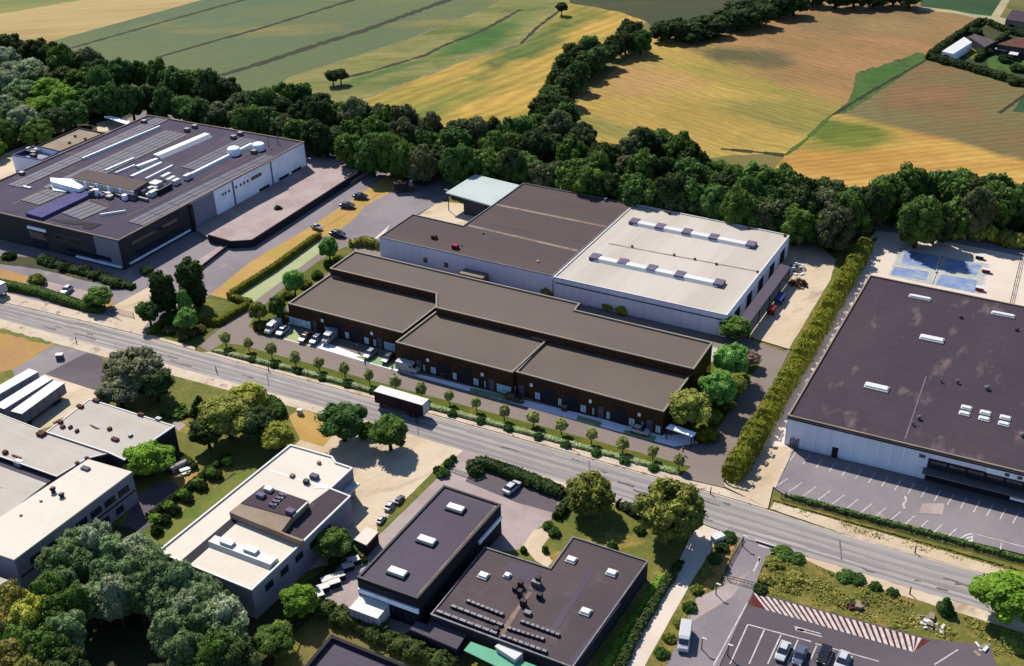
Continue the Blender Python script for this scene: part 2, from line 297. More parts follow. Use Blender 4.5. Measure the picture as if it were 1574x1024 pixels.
# ------------------------------------------------------------------ foliage
def np_mesh(name, V, F, mat):
    me = bpy.data.meshes.new(name); me.from_pydata(V.tolist(), [], F); me.materials.append(mat); me.update(); return me
_ico = bmesh.new(); bmesh.ops.create_icosphere(_ico, subdivisions=2, radius=1.0)
ICO_V = np.array([v.co[:] for v in _ico.verts]); ICO_F = [tuple(v.index for v in f.verts) for f in _ico.faces]; _ico.free()
def leaves(pts, nrm, size, r):
    """one bent leaf-cluster quad per point, facing roughly along nrm"""
    n = len(pts); nn = nrm + r.normal(0, .55, (n, 3)); nn /= np.linalg.norm(nn, axis=1)[:, None]
    ref = r.normal(0, 1, (n, 3)); u = np.cross(nn, ref); u /= np.linalg.norm(u, axis=1)[:, None]; v = np.cross(nn, u)
    s = size * r.uniform(.6, 1.35, (n, 1)); a = r.uniform(.6, 1.1, (n, 1))
    V = np.stack([pts - u*s, pts - v*s*a, pts + u*s, pts + v*s*a], 1).reshape(-1, 3)
    F = [(4*i, 4*i+1, 4*i+2, 4*i+3) for i in range(n)]
    return V, F
def crown_mesh(name, seed, kind, mat, ncl=24, per=80, leaf=.085):
    r = np.random.default_rng(seed); VV = []; FF = []; off = 0
    cen = []
    for i in range(ncl):
        t = (i + .5)/ncl
        if kind == 'broad':
            el = math.asin(-.45 + 1.42*t); az = i*2.39996 + r.uniform(-.4, .4); k = r.uniform(.5, .95)
            p = (math.cos(el)*math.cos(az)*k*.86, math.cos(el)*math.sin(az)*k*.86, 1.42 + math.sin(el)*k*.95); rad = r.uniform(.16, .36)
        elif kind == 'full':
            el = math.asin(-.85 + 1.82*t); az = i*2.39996 + r.uniform(-.4, .4); k = r.uniform(.58, .98)
            p = (math.cos(el)*math.cos(az)*k*.86, math.cos(el)*math.sin(az)*k*.86, 1.22 + math.sin(el)*k*1.05); rad = r.uniform(.18, .36)
        elif kind == 'tall':
            az = i*2.39996 + r.uniform(-.4, .4); z = .45 + 1.75*t; rr = (.72*math.sin(math.pi*min(1, (z-.1)/2.5)) ** .7) * r.uniform(.45, .85)
            p = (rr*math.cos(az), rr*math.sin(az), z); rad = r.uniform(.24, .36)
        elif kind == 'cone':
            az = i*2.39996; z = .25 + 1.95*t; rr = .72*(1-t)**.8 * r.uniform(.6, .95); p = (rr*math.cos(az), rr*math.sin(az), z); rad = .4*(1-.62*t)*r.uniform(.85, 1.15)
        elif kind == 'willow':
            el = math.asin(-.6 + 1.5*t); az = i*2.39996 + r.uniform(-.3, .3); k = r.uniform(.7, .84)
            p = (math.cos(el)*math.cos(az)*k, math.cos(el)*math.sin(az)*k, 1.3 + math.sin(el)*k*1.15); rad = r.uniform(.22, .3)
        else:  # shrub: low dome, unit height 1
            el = math.asin(.05 + .93*t); az = i*2.39996 + r.uniform(-.4, .4); k = r.uniform(.5, .75)
            p = (math.cos(el)*math.cos(az)*k, math.cos(el)*math.sin(az)*k, .28 + math.sin(el)*k*.72); rad = r.uniform(.26, .38)
        cen.append((np.array(p), rad))
    if kind in ('broad', 'tall', 'willow', 'full'): cen.append((np.array((0, 0, 1.25)), .55))
    if kind == 'cone': cen += [(np.array((0, 0, .7)), .5), (np.array((0, 0, 1.3)), .32)]
    for p, rad in cen:
        sh = 1 + .22*np.sin(ICO_V @ r.normal(0, 3.2, 3) + r.uniform(0, 6)) + r.uniform(-.12, .12, len(ICO_V))
        cv = ICO_V * (rad*.86*sh)[:, None] + p
        VV.append(cv); FF += [tuple(q+off for q in f) for f in ICO_F]; off += len(cv)
        n = int(per*(rad/.3)**2); d = r.normal(0, 1, (n, 3)); d /= np.linalg.norm(d, axis=1)[:, None]
        d[:, 2] = np.where(d[:, 2] < -.5, -d[:, 2], d[:, 2])
        pts = p + d*rad*r.uniform(.82, 1.16, (n, 1)); V, F = leaves(pts, d, leaf, r)
        VV.append(V); FF += [tuple(q+off for q in f) for f in F]; off += len(V)
    return np_mesh(name, np.concatenate(VV), FF, mat)
def trunk_mesh(seed, h=1.3, r0=.085):
    r = random.Random(seed); b = MB(); top = Vector((r.uniform(-.06, .06), r.uniform(-.06, .06), h*.62))
    b.tube((0, 0, 0), top, r0*1.25, r0*.75, 9)
    for i in range(5):
        a = i*1.257 + r.uniform(-.3, .3); q = top + Vector((math.cos(a)*.45, math.sin(a)*.45, r.uniform(.3, .6)))
        b.tube(top, q, r0*.6, r0*.2, 6)
    me = bpy.data.meshes.new('trunk'); me.from_pydata([tuple(v) for v in b.v], [], b.f); me.materials.append(mt['bark']); return me
PROTO = {}
def get_proto(kind, i):
    k = (kind, i)
    if k not in PROTO:
        if kind == 'shrub': PROTO[k] = (crown_mesh('foliage', 900+i, 'shrub', LM['mid'], 14, 60, .1), None)
        elif kind == 'cone': PROTO[k] = (crown_mesh('crown', 40+i, 'cone', LM['mid'], 30, 70, .075), trunk_mesh(i, .8, .06))
        elif kind == 'tall': PROTO[k] = (crown_mesh('crown', 70+i, 'tall', LM['mid'], 26, 80, .08), trunk_mesh(i, 1.1, .07))
        elif kind == 'willow': PROTO[k] = (crown_mesh('crown', 20+i, 'willow', LM['mid'], 44, 85, .06), trunk_mesh(i))
        elif kind == 'full': PROTO[k] = (crown_mesh('crown', 205+i*3, 'full', LM['mid'], 36, 80, .07), trunk_mesh(i))
        elif kind == 'fullfine': PROTO[k] = (crown_mesh('crown', 305+i, 'full', LM['mid'], 70, 70, .05), trunk_mesh(i))
        elif kind == 'fine': PROTO[k] = (crown_mesh('crown', 120+i, 'broad', LM['mid'], 64, 95, .045), trunk_mesh(i))
        else: PROTO[k] = (crown_mesh('crown', 5+i*3, 'broad', LM['mid'], 26, 90, .08), trunk_mesh(i))
    return PROTO[k]
UNITH = dict(broad=2.35, tall=2.45, cone=2.35, willow=2.4, fine=2.35, full=2.4, fullfine=2.4, shrub=1.0)
tn = 0
def tree(name, px, py, r, h, mat, label, kind='broad', group=None, cat='tree', at=.6, base=None):
    """tree whose crown is seen round pixel px,py; r crown radius, h height in metres"""
    global tn; tn += 1
    if kind == 'broad': kind = 'fine'
    p = base if base is not None else P(px, py, h*at)
    cm, tm = get_proto(kind, tn % (4 if kind in ('broad', 'fine', 'full', 'fullfine') else 3))
    o = thing(name, label, cat, (p.x, p.y, 0), group, rz=tn*2.1)
    o.scale = (r, r, h/UNITH[kind])
    a = bpy.data.objects.new('crown' if tm else 'foliage', cm); COL.objects.link(a); a.parent = o
    a.material_slots[0].link = 'OBJECT'; a.material_slots[0].material = LM[mat]
    if tm: b = bpy.data.objects.new('trunk', tm); COL.objects.link(b); b.parent = o
    return o
def shrub(name, px, py, r, h, mat, label, group=None, cat='shrub'):
    global tn; tn += 1
    p = P(px, py, h*.5); cm, _ = get_proto('shrub', tn % 3)
    a = bpy.data.objects.new(name, cm); COL.objects.link(a); a.location = (p.x, p.y, 0); a.rotation_euler = (0, 0, tn*1.7)
    a.scale = (r, r, h); a.material_slots[0].link = 'OBJECT'; a.material_slots[0].material = LM[mat]
    return tag(a, label, cat, group)
def hedge(name, path, wd, ht, mat, label, dens=9, leaf=.28, lump=.15, z0=0., cat='hedge', pitch=None, ragged=.0):
    """hedge along a pixel path (seen at its base): boxy leaf mass with a rough surface"""
    r = np.random.default_rng(int(abs(path[0][0])*7+abs(path[0][1]))); VV = []; FF = []; off = 0
    pts = [np.array(P(*p)[:2]) for p in path]; sg = []
    for a, b in zip(pts, pts[1:]):
        L = np.linalg.norm(b-a); k = max(1, int(L/1.0))
        for i in range(k): sg.append((a+(b-a)*i/k))
    sg.append(pts[-1]); sg = np.array(sg); n = len(sg)
    tg = np.gradient(sg, axis=0); tg /= np.maximum(np.linalg.norm(tg, axis=1), 1e-6)[:, None]; nr = np.stack([-tg[:, 1], tg[:, 0]], 1)
    arc = np.concatenate([[0], np.cumsum(np.linalg.norm(np.diff(sg, axis=0), axis=1))])
    def prof(s):
        k = 1 + lump*np.sin(s*1.3+2*np.sin(s*.37)) + r.uniform(-lump, lump, np.shape(s))*.5
        hk = np.ones_like(k) + r.uniform(-ragged, ragged, np.shape(s))
        if pitch: q = np.abs(np.sin(s*math.pi/pitch)); k = k*(.62+.45*q); hk = hk*(.68+.4*q)
        return k, hk
    K_, HK = prof(arc)
    K_ = np.array(K_, float); HK = np.array(HK, float)
    for q_, f_ in ((0, .45), (-1, .45), (1, .85), (-2, .85)):
        if n > 4: K_[q_] *= f_; HK[q_] *= f_
    sec = [(-.46, 0), (-.5, .45), (-.4, .85), (0, 1.), (.4, .85), (.5, .45), (.46, 0)]
    V = []
    for i in range(n):
        for sx, sz in sec: V.append((*(sg[i]+nr[i]*sx*wd*.9*K_[i]), z0+sz*ht*.95*HK[i]))
    m = len(sec); F = [(i*m+j, i*m+j+1, (i+1)*m+j+1, (i+1)*m+j) for i in range(n-1) for j in range(m-1)] + [tuple(range(m)), tuple(range((n-1)*m+m-1, (n-1)*m-1, -1))]
    VV.append(np.array(V)); FF += F; off = len(V)
    cnt = int(arc[-1]*(wd+2*ht)*dens); s = r.uniform(0, n-1.001, cnt); i0 = s.astype(int); fr = (s-i0)[:, None]
    cp = sg[i0]*(1-fr)+sg[np.minimum(i0+1, n-1)]*fr; nn = nr[i0]; th = r.uniform(0, math.pi, cnt)
    ex = np.cos(th); ez = np.sin(th); sx = np.sign(ex)*np.abs(ex)**.6*.5; sz = np.abs(ez)**.6
    kk = K_[i0]; hh = HK[i0]
    pp = np.concatenate([cp+nn*(sx*wd*kk)[:, None], (z0+sz*ht*hh)[:, None]], 1)
    dn_ = np.concatenate([nn*ex[:, None], ez[:, None]+.2], 1)
    for e_, sgn in ((0, -1), (n-1, 1)):
        ce = int((wd*ht)*dens*1.6)+6; ya = r.uniform(-.5, .5, ce); za = np.sqrt(r.uniform(0, 1, ce)); bul = (1-(2*ya)**2)*(1-za**2)*wd*.28
        pe = np.concatenate([sg[e_]+nr[e_]*(ya*wd*.85)[:, None]+tg[e_]*(sgn*(bul-.2))[:, None], (z0+za*ht*.85)[:, None]], 1)
        pp = np.concatenate([pp, pe]); dn_ = np.concatenate([dn_, np.tile(np.array([[tg[e_][0]*sgn, tg[e_][1]*sgn, .5]]), (ce, 1))])
    V2, F2 = leaves(pp, dn_, leaf, r); VV.append(V2); FF += [tuple(q+off for q in f) for f in F2]
    o = bpy.data.objects.new(name, np_mesh(name, np.concatenate(VV), FF, LM[mat])); COL.objects.link(o); center(o)
    return tag(o, label, cat)
def inside(pt, poly):
    x, y = pt; ins = False
    for (x0, y0), (x1, y1) in zip(poly, poly[1:]+poly[:1]):
        if (y0 > y) != (y1 > y) and x < (x1-x0)*(y-y0)/(y1-y0)+x0: ins = not ins
    return ins
def cover(name, poly, dens, ht, leaf, mat, label, seed=3, z0=0.):
    """patch of uncountable low growth"""
    r = np.random.default_rng(seed); w_ = [tuple(P(*p)[:2]) for p in poly]
    xs = [p[0] for p in w_]; ys = [p[1] for p in w_]; A = (max(xs)-min(xs))*(max(ys)-min(ys))
    n = int(A*dens); q = np.stack([r.uniform(min(xs), max(xs), n), r.uniform(min(ys), max(ys), n)], 1)
    keep = []
    for a in q:
        if inside(a, w_):
            h = .5+.5*mnoise.noise(Vector((a[0]*.22, a[1]*.22, seed)))*2
            if r.uniform() < .35+h*.8: keep.append((a[0], a[1], z0+max(.05, h*ht*r.uniform(.2, 1))))
    pts = np.array(keep); nrm = np.tile(np.array([[0, 0, .8]]), (len(pts), 1))
    V, F = leaves(pts, nrm, leaf, r)
    o = bpy.data.objects.new(name, np_mesh(name, V, F, LM[mat])); COL.objects.link(o)
    return tag(o, label, 'ground cover', kind='stuff')

# ------------------------------------------------------------------ ground sheets
lev = [0]
def sheet(name, pts, mat, thick=0.0):
    lev[0] += 1; z = .0025*lev[0]; w_ = [P(*p) for p in pts]
    b = MB()
    if thick: b.prism([(p.x, p.y) for p in w_], -.02, z+thick)
    else:
        a = sum(p.x*q.y-q.x*p.y for p, q in zip(w_, w_[1:]+w_[:1]))
        if a < 0: w_ = w_[::-1]
        b.prism([(p.x, p.y) for p in w_], -.02, z)
    o = b.build(name, mt[mat]); return tag(o, kind='structure')
def ribbon_pts(path, wl):
    """pixel path -> world outline of constant width"""
    pts = [P(*p) for p in path]; L = []; R = []
    for i, p in enumerate(pts):
        a = pts[max(0, i-1)]; b = pts[min(len(pts)-1, i+1)]; d = (b-a).normalized(); n = Vector((-d.y, d.x, 0))
        L.append(p+n*wl/2); R.append(p-n*wl/2)
    return L + R[::-1], L, R
def ribbon(name, path, wd, mat, kind='structure', thick=0., jag=0.):
    lev[0] += 1; z = .0025*lev[0]; _, L, R = ribbon_pts(path, wd); b = MB(); r = random.Random(len(path)*31+int(wd*10))
    if thick:
        for i in range(len(L)-1): b.prism([(L[i].x, L[i].y), (L[i+1].x, L[i+1].y), (R[i+1].x, R[i+1].y), (R[i].x, R[i].y)], -.02, z+thick)
    else:
        for i in range(len(L)-1):
            k = max(1, int((L[i+1]-L[i]).length/3)) if jag else 1
            for q in range(k):
                a0, a1 = q/k, (q+1)/k; f = lambda A, B, t: A[i].lerp(A[i+1], t)
                l0, l1, r0, r1 = L[i].lerp(L[i+1], a0), L[i].lerp(L[i+1], a1), R[i].lerp(R[i+1], a0), R[i].lerp(R[i+1], a1)
                if jag:
                    m = (l0+r0)/2; s = 1+r.uniform(-jag, jag)
                    l0 = m+(l0-m)*s; r0 = m+(r0-m)*s
                    m = (l1+r1)/2; l1 = m+(l1-m)*s; r1 = m+(r1-m)*s
                b.v += [(l0.x, l0.y, z), (r0.x, r0.y, z), (r1.x, r1.y, z), (l1.x, l1.y, z)]; n = len(b.v); b.f.append((n-4, n-3, n-2, n-1))
    return tag(b.build(name, mt[mat]), kind=kind)
def lines(name, segs, wd, mat='white_line'):
    """painted lines as one flush marking sheet"""
    lev[0] += 1; z = .0025*lev[0]; b = MB()
    for p, q in segs:
        p, q = P(*p), P(*q); d = (q-p).normalized(); n = Vector((-d.y, d.x, 0))*wd/2
        k = len(b.v); b.v += [(u.x, u.y, z) for u in (p-n, q-n, q+n, p+n)]; b.f.append((k, k+1, k+2, k+3))
    return tag(b.build(name, mt[mat]), kind='structure')

# ------------------------------------------------------------------ buildings
class Bld:
    def __init__(s, name, label, cat, px, h, wall, roof, par=.45, cap='taupe_cap', capw=.35, z0=0., over=.06, group=None):
        w_ = [P(x, y, h) for x, y in px]; s.h = h; s.z0 = z0
        a = sum(p.x*q.y-q.x*p.y for p, q in zip(w_, w_[1:]+w_[:1])); s.sg = 1 if a > 0 else -1
        s.pts = w_; cx = sum(p.x for p in w_)/len(w_); cy = sum(p.y for p in w_)/len(w_)
        s.root = thing(name, label, cat, (cx, cy, z0), group)
        pl = [(p.x, p.y) for p in w_]; s.rz = h-par
        inn = s.inset(capw); out = s.inset(-over)
        MB().prism(pl, z0, h-.22 if par else h-.02, top=False).build('wall', mt[wall], s.root)
        b = MB(); b.v = [(p[0], p[1], s.rz) for p in (inn if par else out)]; b.f = [tuple(range(len(b.v)))] if s.sg > 0 else [tuple(range(len(b.v)-1, -1, -1))]
        if not par:
            b = MB().prism(out, h-.3, h, bottom=True)
        s.roof = b.build('roof', mt[roof], s.root)
        if par:
            b = MB(); k = len(pl)
            for i in range(k):
                j = (i+1) % k
                b.quad((*out[i], h-.25), (*out[j], h-.25), (*out[j], h), (*out[i], h))
                b.quad((*out[i], h), (*out[j], h), (*inn[j], h), (*inn[i], h))
                b.quad((*inn[i], h), (*inn[j], h), (*inn[j], s.rz-.05), (*inn[i], s.rz-.05))
                b.quad((*pl[i], h-.25), (*pl[j], h-.25), (*out[j], h-.25), (*out[i], h-.25))
            s.par = b.build('parapet', mt[cap], s.root)
    def inset(s, d):
        n = len(s.pts); o = []
        for i in range(n):
            a, p, b = s.pts[i-1], s.pts[i], s.pts[(i+1) % n]
            e0 = (p-a).normalized(); e1 = (b-p).normalized()
            n0 = Vector((-e0.y, e0.x))*s.sg; n1 = Vector((-e1.y, e1.x))*s.sg; m = n0+n1; k = d*2/max(.3, m.length_squared)
            o.append((p.x+m.x*k, p.y+m.y*k))
        return o
    def edge(s, i):
        a, b = s.pts[i], s.pts[(i+1) % len(s.pts)]; d = (b-a); L = Vector((d.x, d.y)).length; e = Vector((d.x/L, d.y/L)); n = Vector((e.y, -e.x))*s.sg
        return a, e, n, L
    def wp(s, i, px, py):
        a, e, n, L = s.edge(i); d = RM @ np.array([px-PW/2, py-PH/2, FOC]); o = np.array([0, 0, CAMH])
        t = ((a.x-o[0])*n.x+(a.y-o[1])*n.y)/(d[0]*n.x+d[1]*n.y); q = o+d*t
        return (q[0]-a.x)*e.x+(q[1]-a.y)*e.y, q[2]
    def wbox(s, i, t0, t1, z0, z1, mat, name, out=.07, parent=None, inn=.04):
        """box on wall i between metres t0..t1 and heights z0..z1, standing `out` proud"""
        a, e, n, L = s.edge(i)
        p = [(a.x+e.x*t+n.x*k, a.y+e.y*t+n.y*k) for t, k in ((t0, -inn), (t1, -inn), (t1, out), (t0, out))]
        b = MB().prism(p, z0, z1, bottom=True)
        return b.build(name, mt[mat], parent or s.root)
    def window(s, i, t0, t1, z0, z1, name='window', frame='darkmetal', glass='glass', mull=0, out=.08):
        w_ = s.wbox(i, t0, t1, z0, z1, frame, name, out); f = .09; k = max(1, mull); b = MB(); a, e, n, L = s.edge(i)
        for q in range(k):
            u0 = t0+f+(t1-t0-f)*q/k; u1 = t0+(t1-t0-f)*(q+1)/k
            b.prism([(a.x+e.x*t+n.x*d, a.y+e.y*t+n.y*d) for t, d in ((u0, 0.), (u1, 0.), (u1, out+.02), (u0, out+.02))], z0+f, z1-f, bottom=True)
        g = b.build('pane', mt[glass], s.root); g.parent = w_; return w_
    def rbox(s, x, y, L, W, H, mat, name, a=None, tx=1., ty=1., lift=0., curb=None, z=None):
        zz = (s.rz if z is None else z)+lift; p = P(x, y, zz); a = R_(2) if a is None else a
        if curb:
            o = MB().box(p.x, p.y, zz-.02, L+.3, W+.3, H*.5+.02, a).build(name, mt[curb], s.root)
            g = MB().box(p.x, p.y, zz+H*.5, L, W, H*.5, a, tx, ty).build('dome', mt[mat], s.root); g.parent = o; return o
        return MB().box(p.x, p.y, zz-.02, L, W, H+.02, a, tx, ty).build(name, mt[mat], s.root)
    def rstrip(s, p, q, wd, H, mat, name, ty=1., z=None):
        zz = s.rz if z is None else z; a, b = P(*p, zz), P(*q, zz); d = b-a; m = (a+b)/2
        return MB().box(m.x, m.y, zz-.02, d.length, wd, H+.02, math.atan2(d.y, d.x), 1., ty).build(name, mt[mat], s.root)
    def rpoly(s, px, H, mat, name, lift=0.01, z=None, parent=None):
        zz = (s.rz if z is None else z); w_ = [P(x, y, zz+H) for x, y in px]
        return MB().prism([(p.x, p.y) for p in w_], zz+lift-.02, zz+H+lift).build(name, mt[mat], parent or s.root)
    def vent(s, x, y, r=.5, H=.8, mat='metal', name='roof_vent'):
        p = P(x, y, s.rz+H*.5); b = MB().tube((p.x, p.y, s.rz-.02), (p.x, p.y, s.rz+H*.7), r*.7, r*.7, 10)
        b.tube((p.x, p.y, s.rz+H*.7), (p.x, p.y, s.rz+H), r, r*.6, 10); return b.build(name, mt[mat], s.root)

# ------------------------------------------------------------------ vehicles
def lofted(name, secs, mat, parent, bevel=.05):
    """body lofted through (x, half width bottom, half width top, z bottom, z top)"""
    b = MB()
    for x, wb, wt_, z0, z1 in secs: b.v += [(x, -wb, z0), (x, wb, z0), (x, wb*1.02, z0+(z1-z0)*.55), (x, wt_, z1), (x, -wt_, z1), (x, -wb*1.02, z0+(z1-z0)*.55)]
    n = len(secs)
    for i in range(n-1):
        for j in range(6): k = (j+1) % 6; b.f.append((i*6+j, (i+1)*6+j, (i+1)*6+k, i*6+k))
    b.f += [tuple(range(6)), tuple(range((n-1)*6+5, (n-1)*6-1, -1))]
    return b.build(name, mat, parent, bevel=bevel)
def wheels(root, xs, y, r=.33, wd=.22):
    for x in xs:
        for s_ in (-1, 1):
            wh = MB().tube((x, s_*(y-wd), r), (x, s_*y, r), r, r, 14).build('wheel', mt['rubber'], root)
            rim = MB().tube((x, s_*(y-.03), r), (x, s_*(y+.02), r), r*.58, r*.5, 10).build('rim', mt['metal'], root); rim.parent = wh
def glassband(root, secs):
    b = MB()
    for x, wb, wt_, z0, z1 in secs: b.v += [(x, -wb, z0), (x, wb, z0), (x, wt_, z1), (x, -wt_, z1)]
    for i in range(len(secs)-1):
        for j in range(4): k = (j+1) % 4; b.f.append((i*4+j, (i+1)*4+j, (i+1)*4+k, i*4+k))
    b.f += [(0, 1, 2, 3), tuple(range(len(b.v)-1, len(b.v)-5, -1))]
    return b.build('window_glass', mt['glass'], root)
def make_car():
    r = thing('parked_car', 'car', 'car')
    lofted('body', [(-2.12, .78, .7, .38, .78), (-1.95, .86, .8, .28, .92), (-1.2, .88, .82, .24, .96), (.75, .88, .82, .24, .95), (1.6, .87, .78, .26, .84), (2.05, .8, .66, .32, .7), (2.17, .68, .6, .4, .6)], mt['car_white'], r)
    glassband(r, [(-1.62, .78, .7, .9, .95), (-1.2, .8, .64, .9, 1.34), (-.1, .8, .66, .9, 1.4), (.35, .8, .62, .9, 1.36), (1.12, .79, .72, .9, .93)])
    b = MB().box(-.42, 0, 1.36, 1.5, 1.18, .08, 0, .92, .92).build('roof_panel', mt['car_white'], r, bevel=.03)
    for s_ in (-1, 1):
        MB().box(2.06, s_*.56, .56, .2, .32, .14).build('headlight', mt['lamp'], r)
        MB().box(-2.1, s_*.58, .66, .1, .3, .14).build('tail_light', mt['red'], r)
        MB().box(.55, s_*.93, .92, .18, .16, .12).build('mirror', mt['darkmetal'], r)
    wheels(r, (-1.3, 1.35), .88); return r
def make_van(L=5.6):
    r = thing('parked_van', 'van', 'van'); e = L/2
    lofted('body', [(-e, .9, .8, .35, 2.2), (-e+.15, .96, .86, .3, 2.3), (e-1.75, .97, .87, .3, 2.3), (e-1.2, .97, .8, .3, 2.1), (e-.75, .95, .8, .3, 1.3), (e-.1, .88, .74, .34, 1.02), (e, .8, .68, .4, .8)], mt['car_white'], r, .07)
    b = MB(); b.quad((e-.7, -.76, 1.36), (e-.7, .76, 1.36), (e-1.16, .74, 2.06), (e-1.16, -.74, 2.06)).build('windscreen', mt['glass'], r).location.x += .05
    for s_ in (-1, 1):
        MB().box(e-1.55, s_*.93, 1.35, .85, .1, .62, 0, .9, 1).build('side_window', mt['glass'], r)
        MB().box(e-.06, s_*.62, .72, .12, .3, .2).build('headlight', mt['lamp'], r)
        MB().box(-e-.0, s_*.78, .9, .06, .14, .4).build('tail_light', mt['red'], r)
    wheels(r, (-e+1.05, e-1.0), .96, .36); return r
CAR = make_car(); VAN = make_van()
def vehicle(proto, name, p, q, colr, label, cat, group=None, sc=1.0, z=0.0):
    """vehicle centred between pixel p (rear) and q (front)"""
    a, b = P(*p, .6+z), P(*q, .6+z); m = (a+b)/2
    o = dup(proto, (m.x, m.y, .0025*lev[0]+z), math.atan2((b-a).y, (b-a).x), (sc, sc, sc), label, group, {'body': mt['car_'+colr], 'roof_panel': mt['car_'+colr]})
    o.name = name; o['category'] = cat; return o
def person(px, py, shirt, legs, label, rz=0., step=.25):
    p = P(px, py, .9); r = thing('person', label, 'person', (p.x, p.y, .0025*lev[0]), rz=rz)
    def skin(name, V, E, Rr, mat, root=0):
        me = bpy.data.meshes.new(name); me.from_pydata(V, E, []); o = bpy.data.objects.new(name, me); COL.objects.link(o)
        md = o.modifiers.new('s', 'SKIN'); 
        for i, q in enumerate(Rr): me.skin_vertices[0].data[i].radius = (q, q)
        me.skin_vertices[0].data[root].use_root = True
        o.modifiers.new('u', 'SUBSURF').levels = 1; o.modifiers['u'].render_levels = 1
        me.materials.append(mt[mat]); o.parent = r; return o
    V = [(0, 0, .95), (0, 0, 1.2), (0, 0, 1.42), (0, 0, 1.52), (0, 0, 1.62), (0, 0, 1.74), (0, .19, 1.4), (0, -.19, 1.4), (.05, .25, 1.14), (-.05, -.25, 1.14), (.16, .24, .9), (-.08, -.25, .88),
         (0, .09, .9), (0, -.09, .9), (step*.5, .1, .5), (-step*.3, -.1, .5), (step, .1, .08), (-step, -.1, .08), (step+.16, .1, .04), (-step+.14, -.1, .04)]
    E = [(0, 1), (1, 2), (2, 3), (3, 4), (4, 5), (2, 6), (2, 7), (6, 8), (7, 9), (8, 10), (9, 11), (0, 12), (0, 13), (12, 14), (13, 15), (14, 16), (15, 17), (16, 18), (17, 19)]
    skin('body', V, E, [.13, .12, .13, .06, .09, .08, .06, .06, .045, .045, .035, .035, .085, .085, .06, .06, .04, .04, .035, .035], 'skin')
    skin('shirt', [V[0], V[1], V[2], V[6], V[7], V[8], V[9]], [(0, 1), (1, 2), (2, 3), (2, 4), (3, 5), (4, 6)], [.15, .14, .15, .08, .08, .06, .06], shirt)
    skin('trousers', [V[0], V[12], V[13], V[14], V[15], V[16], V[17]], [(0, 1), (0, 2), (1, 3), (2, 4), (3, 5), (4, 6)], [.145, .1, .1, .075, .075, .055, .055], legs)
    skin('hair', [(-.02, 0, 1.7), (-.02, 0, 1.79)], [(0, 1)], [.095, .07], 'hair'); return r
def post(name, px, py, h, r, mat, label, cat, arm=0., aa=0.):
    p = P(px, py); t = thing(name, label, cat, (p.x, p.y, 0)); MB().tube((p.x, p.y, 0), (p.x, p.y, h), r*1.3, r, 8).build('pole', mt[mat], t)
    if arm:
        q = Vector((p.x+math.cos(aa)*arm, p.y+math.sin(aa)*arm, h+.25)); MB().tube((p.x, p.y, h-.05), q, r*.7, r*.6, 6).build('arm', mt[mat], t)
        MB().box(q.x, q.y, q.z-.12, .8, .28, .14, aa).build('lamp_head', mt['white'], t)
    return t
# ================================================================== GROUND
def rough(pts, amp=.6, step=9, closed=True, seed=1):
    r = random.Random(seed+len(pts)+int(abs(pts[0][0]))); o = []
    n = len(pts)
    for i in range(n if closed else n-1):
        a, b = pts[i], pts[(i+1) % n]; L = math.hypot(b[0]-a[0], b[1]-a[1]); k = max(1, int(L/step))
        for q in range(k):
            t = q/k; j = 0 if q == 0 else amp; o.append((a[0]+(b[0]-a[0])*t+r.uniform(-j, j), a[1]+(b[1]-a[1])*t+r.uniform(-j, j)*.7))
    return o
g0 = MB(); g0.v = [(-2600, -300, 0), (1600, -300, 0), (1600, 3200, 0), (-2600, 3200, 0)]; g0.f = [(0, 1, 2, 3)]
tag(g0.build('ground', mt['base']), kind='structure')
sheet('field', rough([(-260, 75), (-160, -60), (440, -40), (310, 0), (85, 62), (60, 80), (-60, 110)], 1), 'f_wheat')
sheet('field', rough([(-260, 70), (0, 21), (127, 0), (210, -20), (0, -40), (-260, 20)], 1), 'f_olive')
sheet('field', [(60, 80), (85, 62), (310, 0), (420, -34), (860, -34), (776, 0), (705, 30), (629, 60), (527, 93), (443, 119), (400, 160), (250, 125)], 'f_green')
sheet('field', rough([(400, 165), (443, 119), (527, 93), (629, 60), (705, 30), (776, 0), (860, -34), (990, -34), (876, 5), (840, 40), (800, 66), (700, 98), (620, 130), (545, 156), (520, 175)], .8), 'f_band')
sheet('field', rough([(520, 170), (545, 156), (620, 130), (700, 98), (800, 66), (840, 40), (876, 5), (952, 18), (993, 33), (960, 60), (900, 110), (850, 150), (870, 215), (700, 225), (560, 185)], 1.), 'f_gold')
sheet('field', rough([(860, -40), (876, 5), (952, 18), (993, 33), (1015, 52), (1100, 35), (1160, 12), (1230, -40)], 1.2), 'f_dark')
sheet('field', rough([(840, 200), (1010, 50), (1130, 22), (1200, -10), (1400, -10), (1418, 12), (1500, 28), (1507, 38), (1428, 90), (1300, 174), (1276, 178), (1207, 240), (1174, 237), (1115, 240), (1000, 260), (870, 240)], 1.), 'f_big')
sheet('field', rough([(1285, 176), (1301, 173), (1385, 119), (1428, 90), (1500, 108), (1574, 135), (1720, 175), (1720, 350), (1500, 340), (1390, 320), (1180, 272), (1207, 240), (1276, 178)], .8), 'f_drab')
sheet('field', rough([(1413, 81), (1430, 89), (1385, 119), (1301, 174), (1286, 176), (1306, 150), (1311, 137), (1314, 112), (1352, 102)], 2.4, 4), 'f_lush')
sheet('field', [(1424, -30), (1560, -30), (1540, 0), (1524, 25), (1495, 22), (1463, 15), (1415, 10)], 'f_mead')
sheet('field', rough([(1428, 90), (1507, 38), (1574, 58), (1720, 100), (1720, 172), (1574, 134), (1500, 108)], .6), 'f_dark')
sheet('garden_lawn', rough([(1516, 92), (1531, 84), (1574, 86), (1600, 92), (1572, 118), (1556, 114), (1523, 112)], 1), 'f_lush')
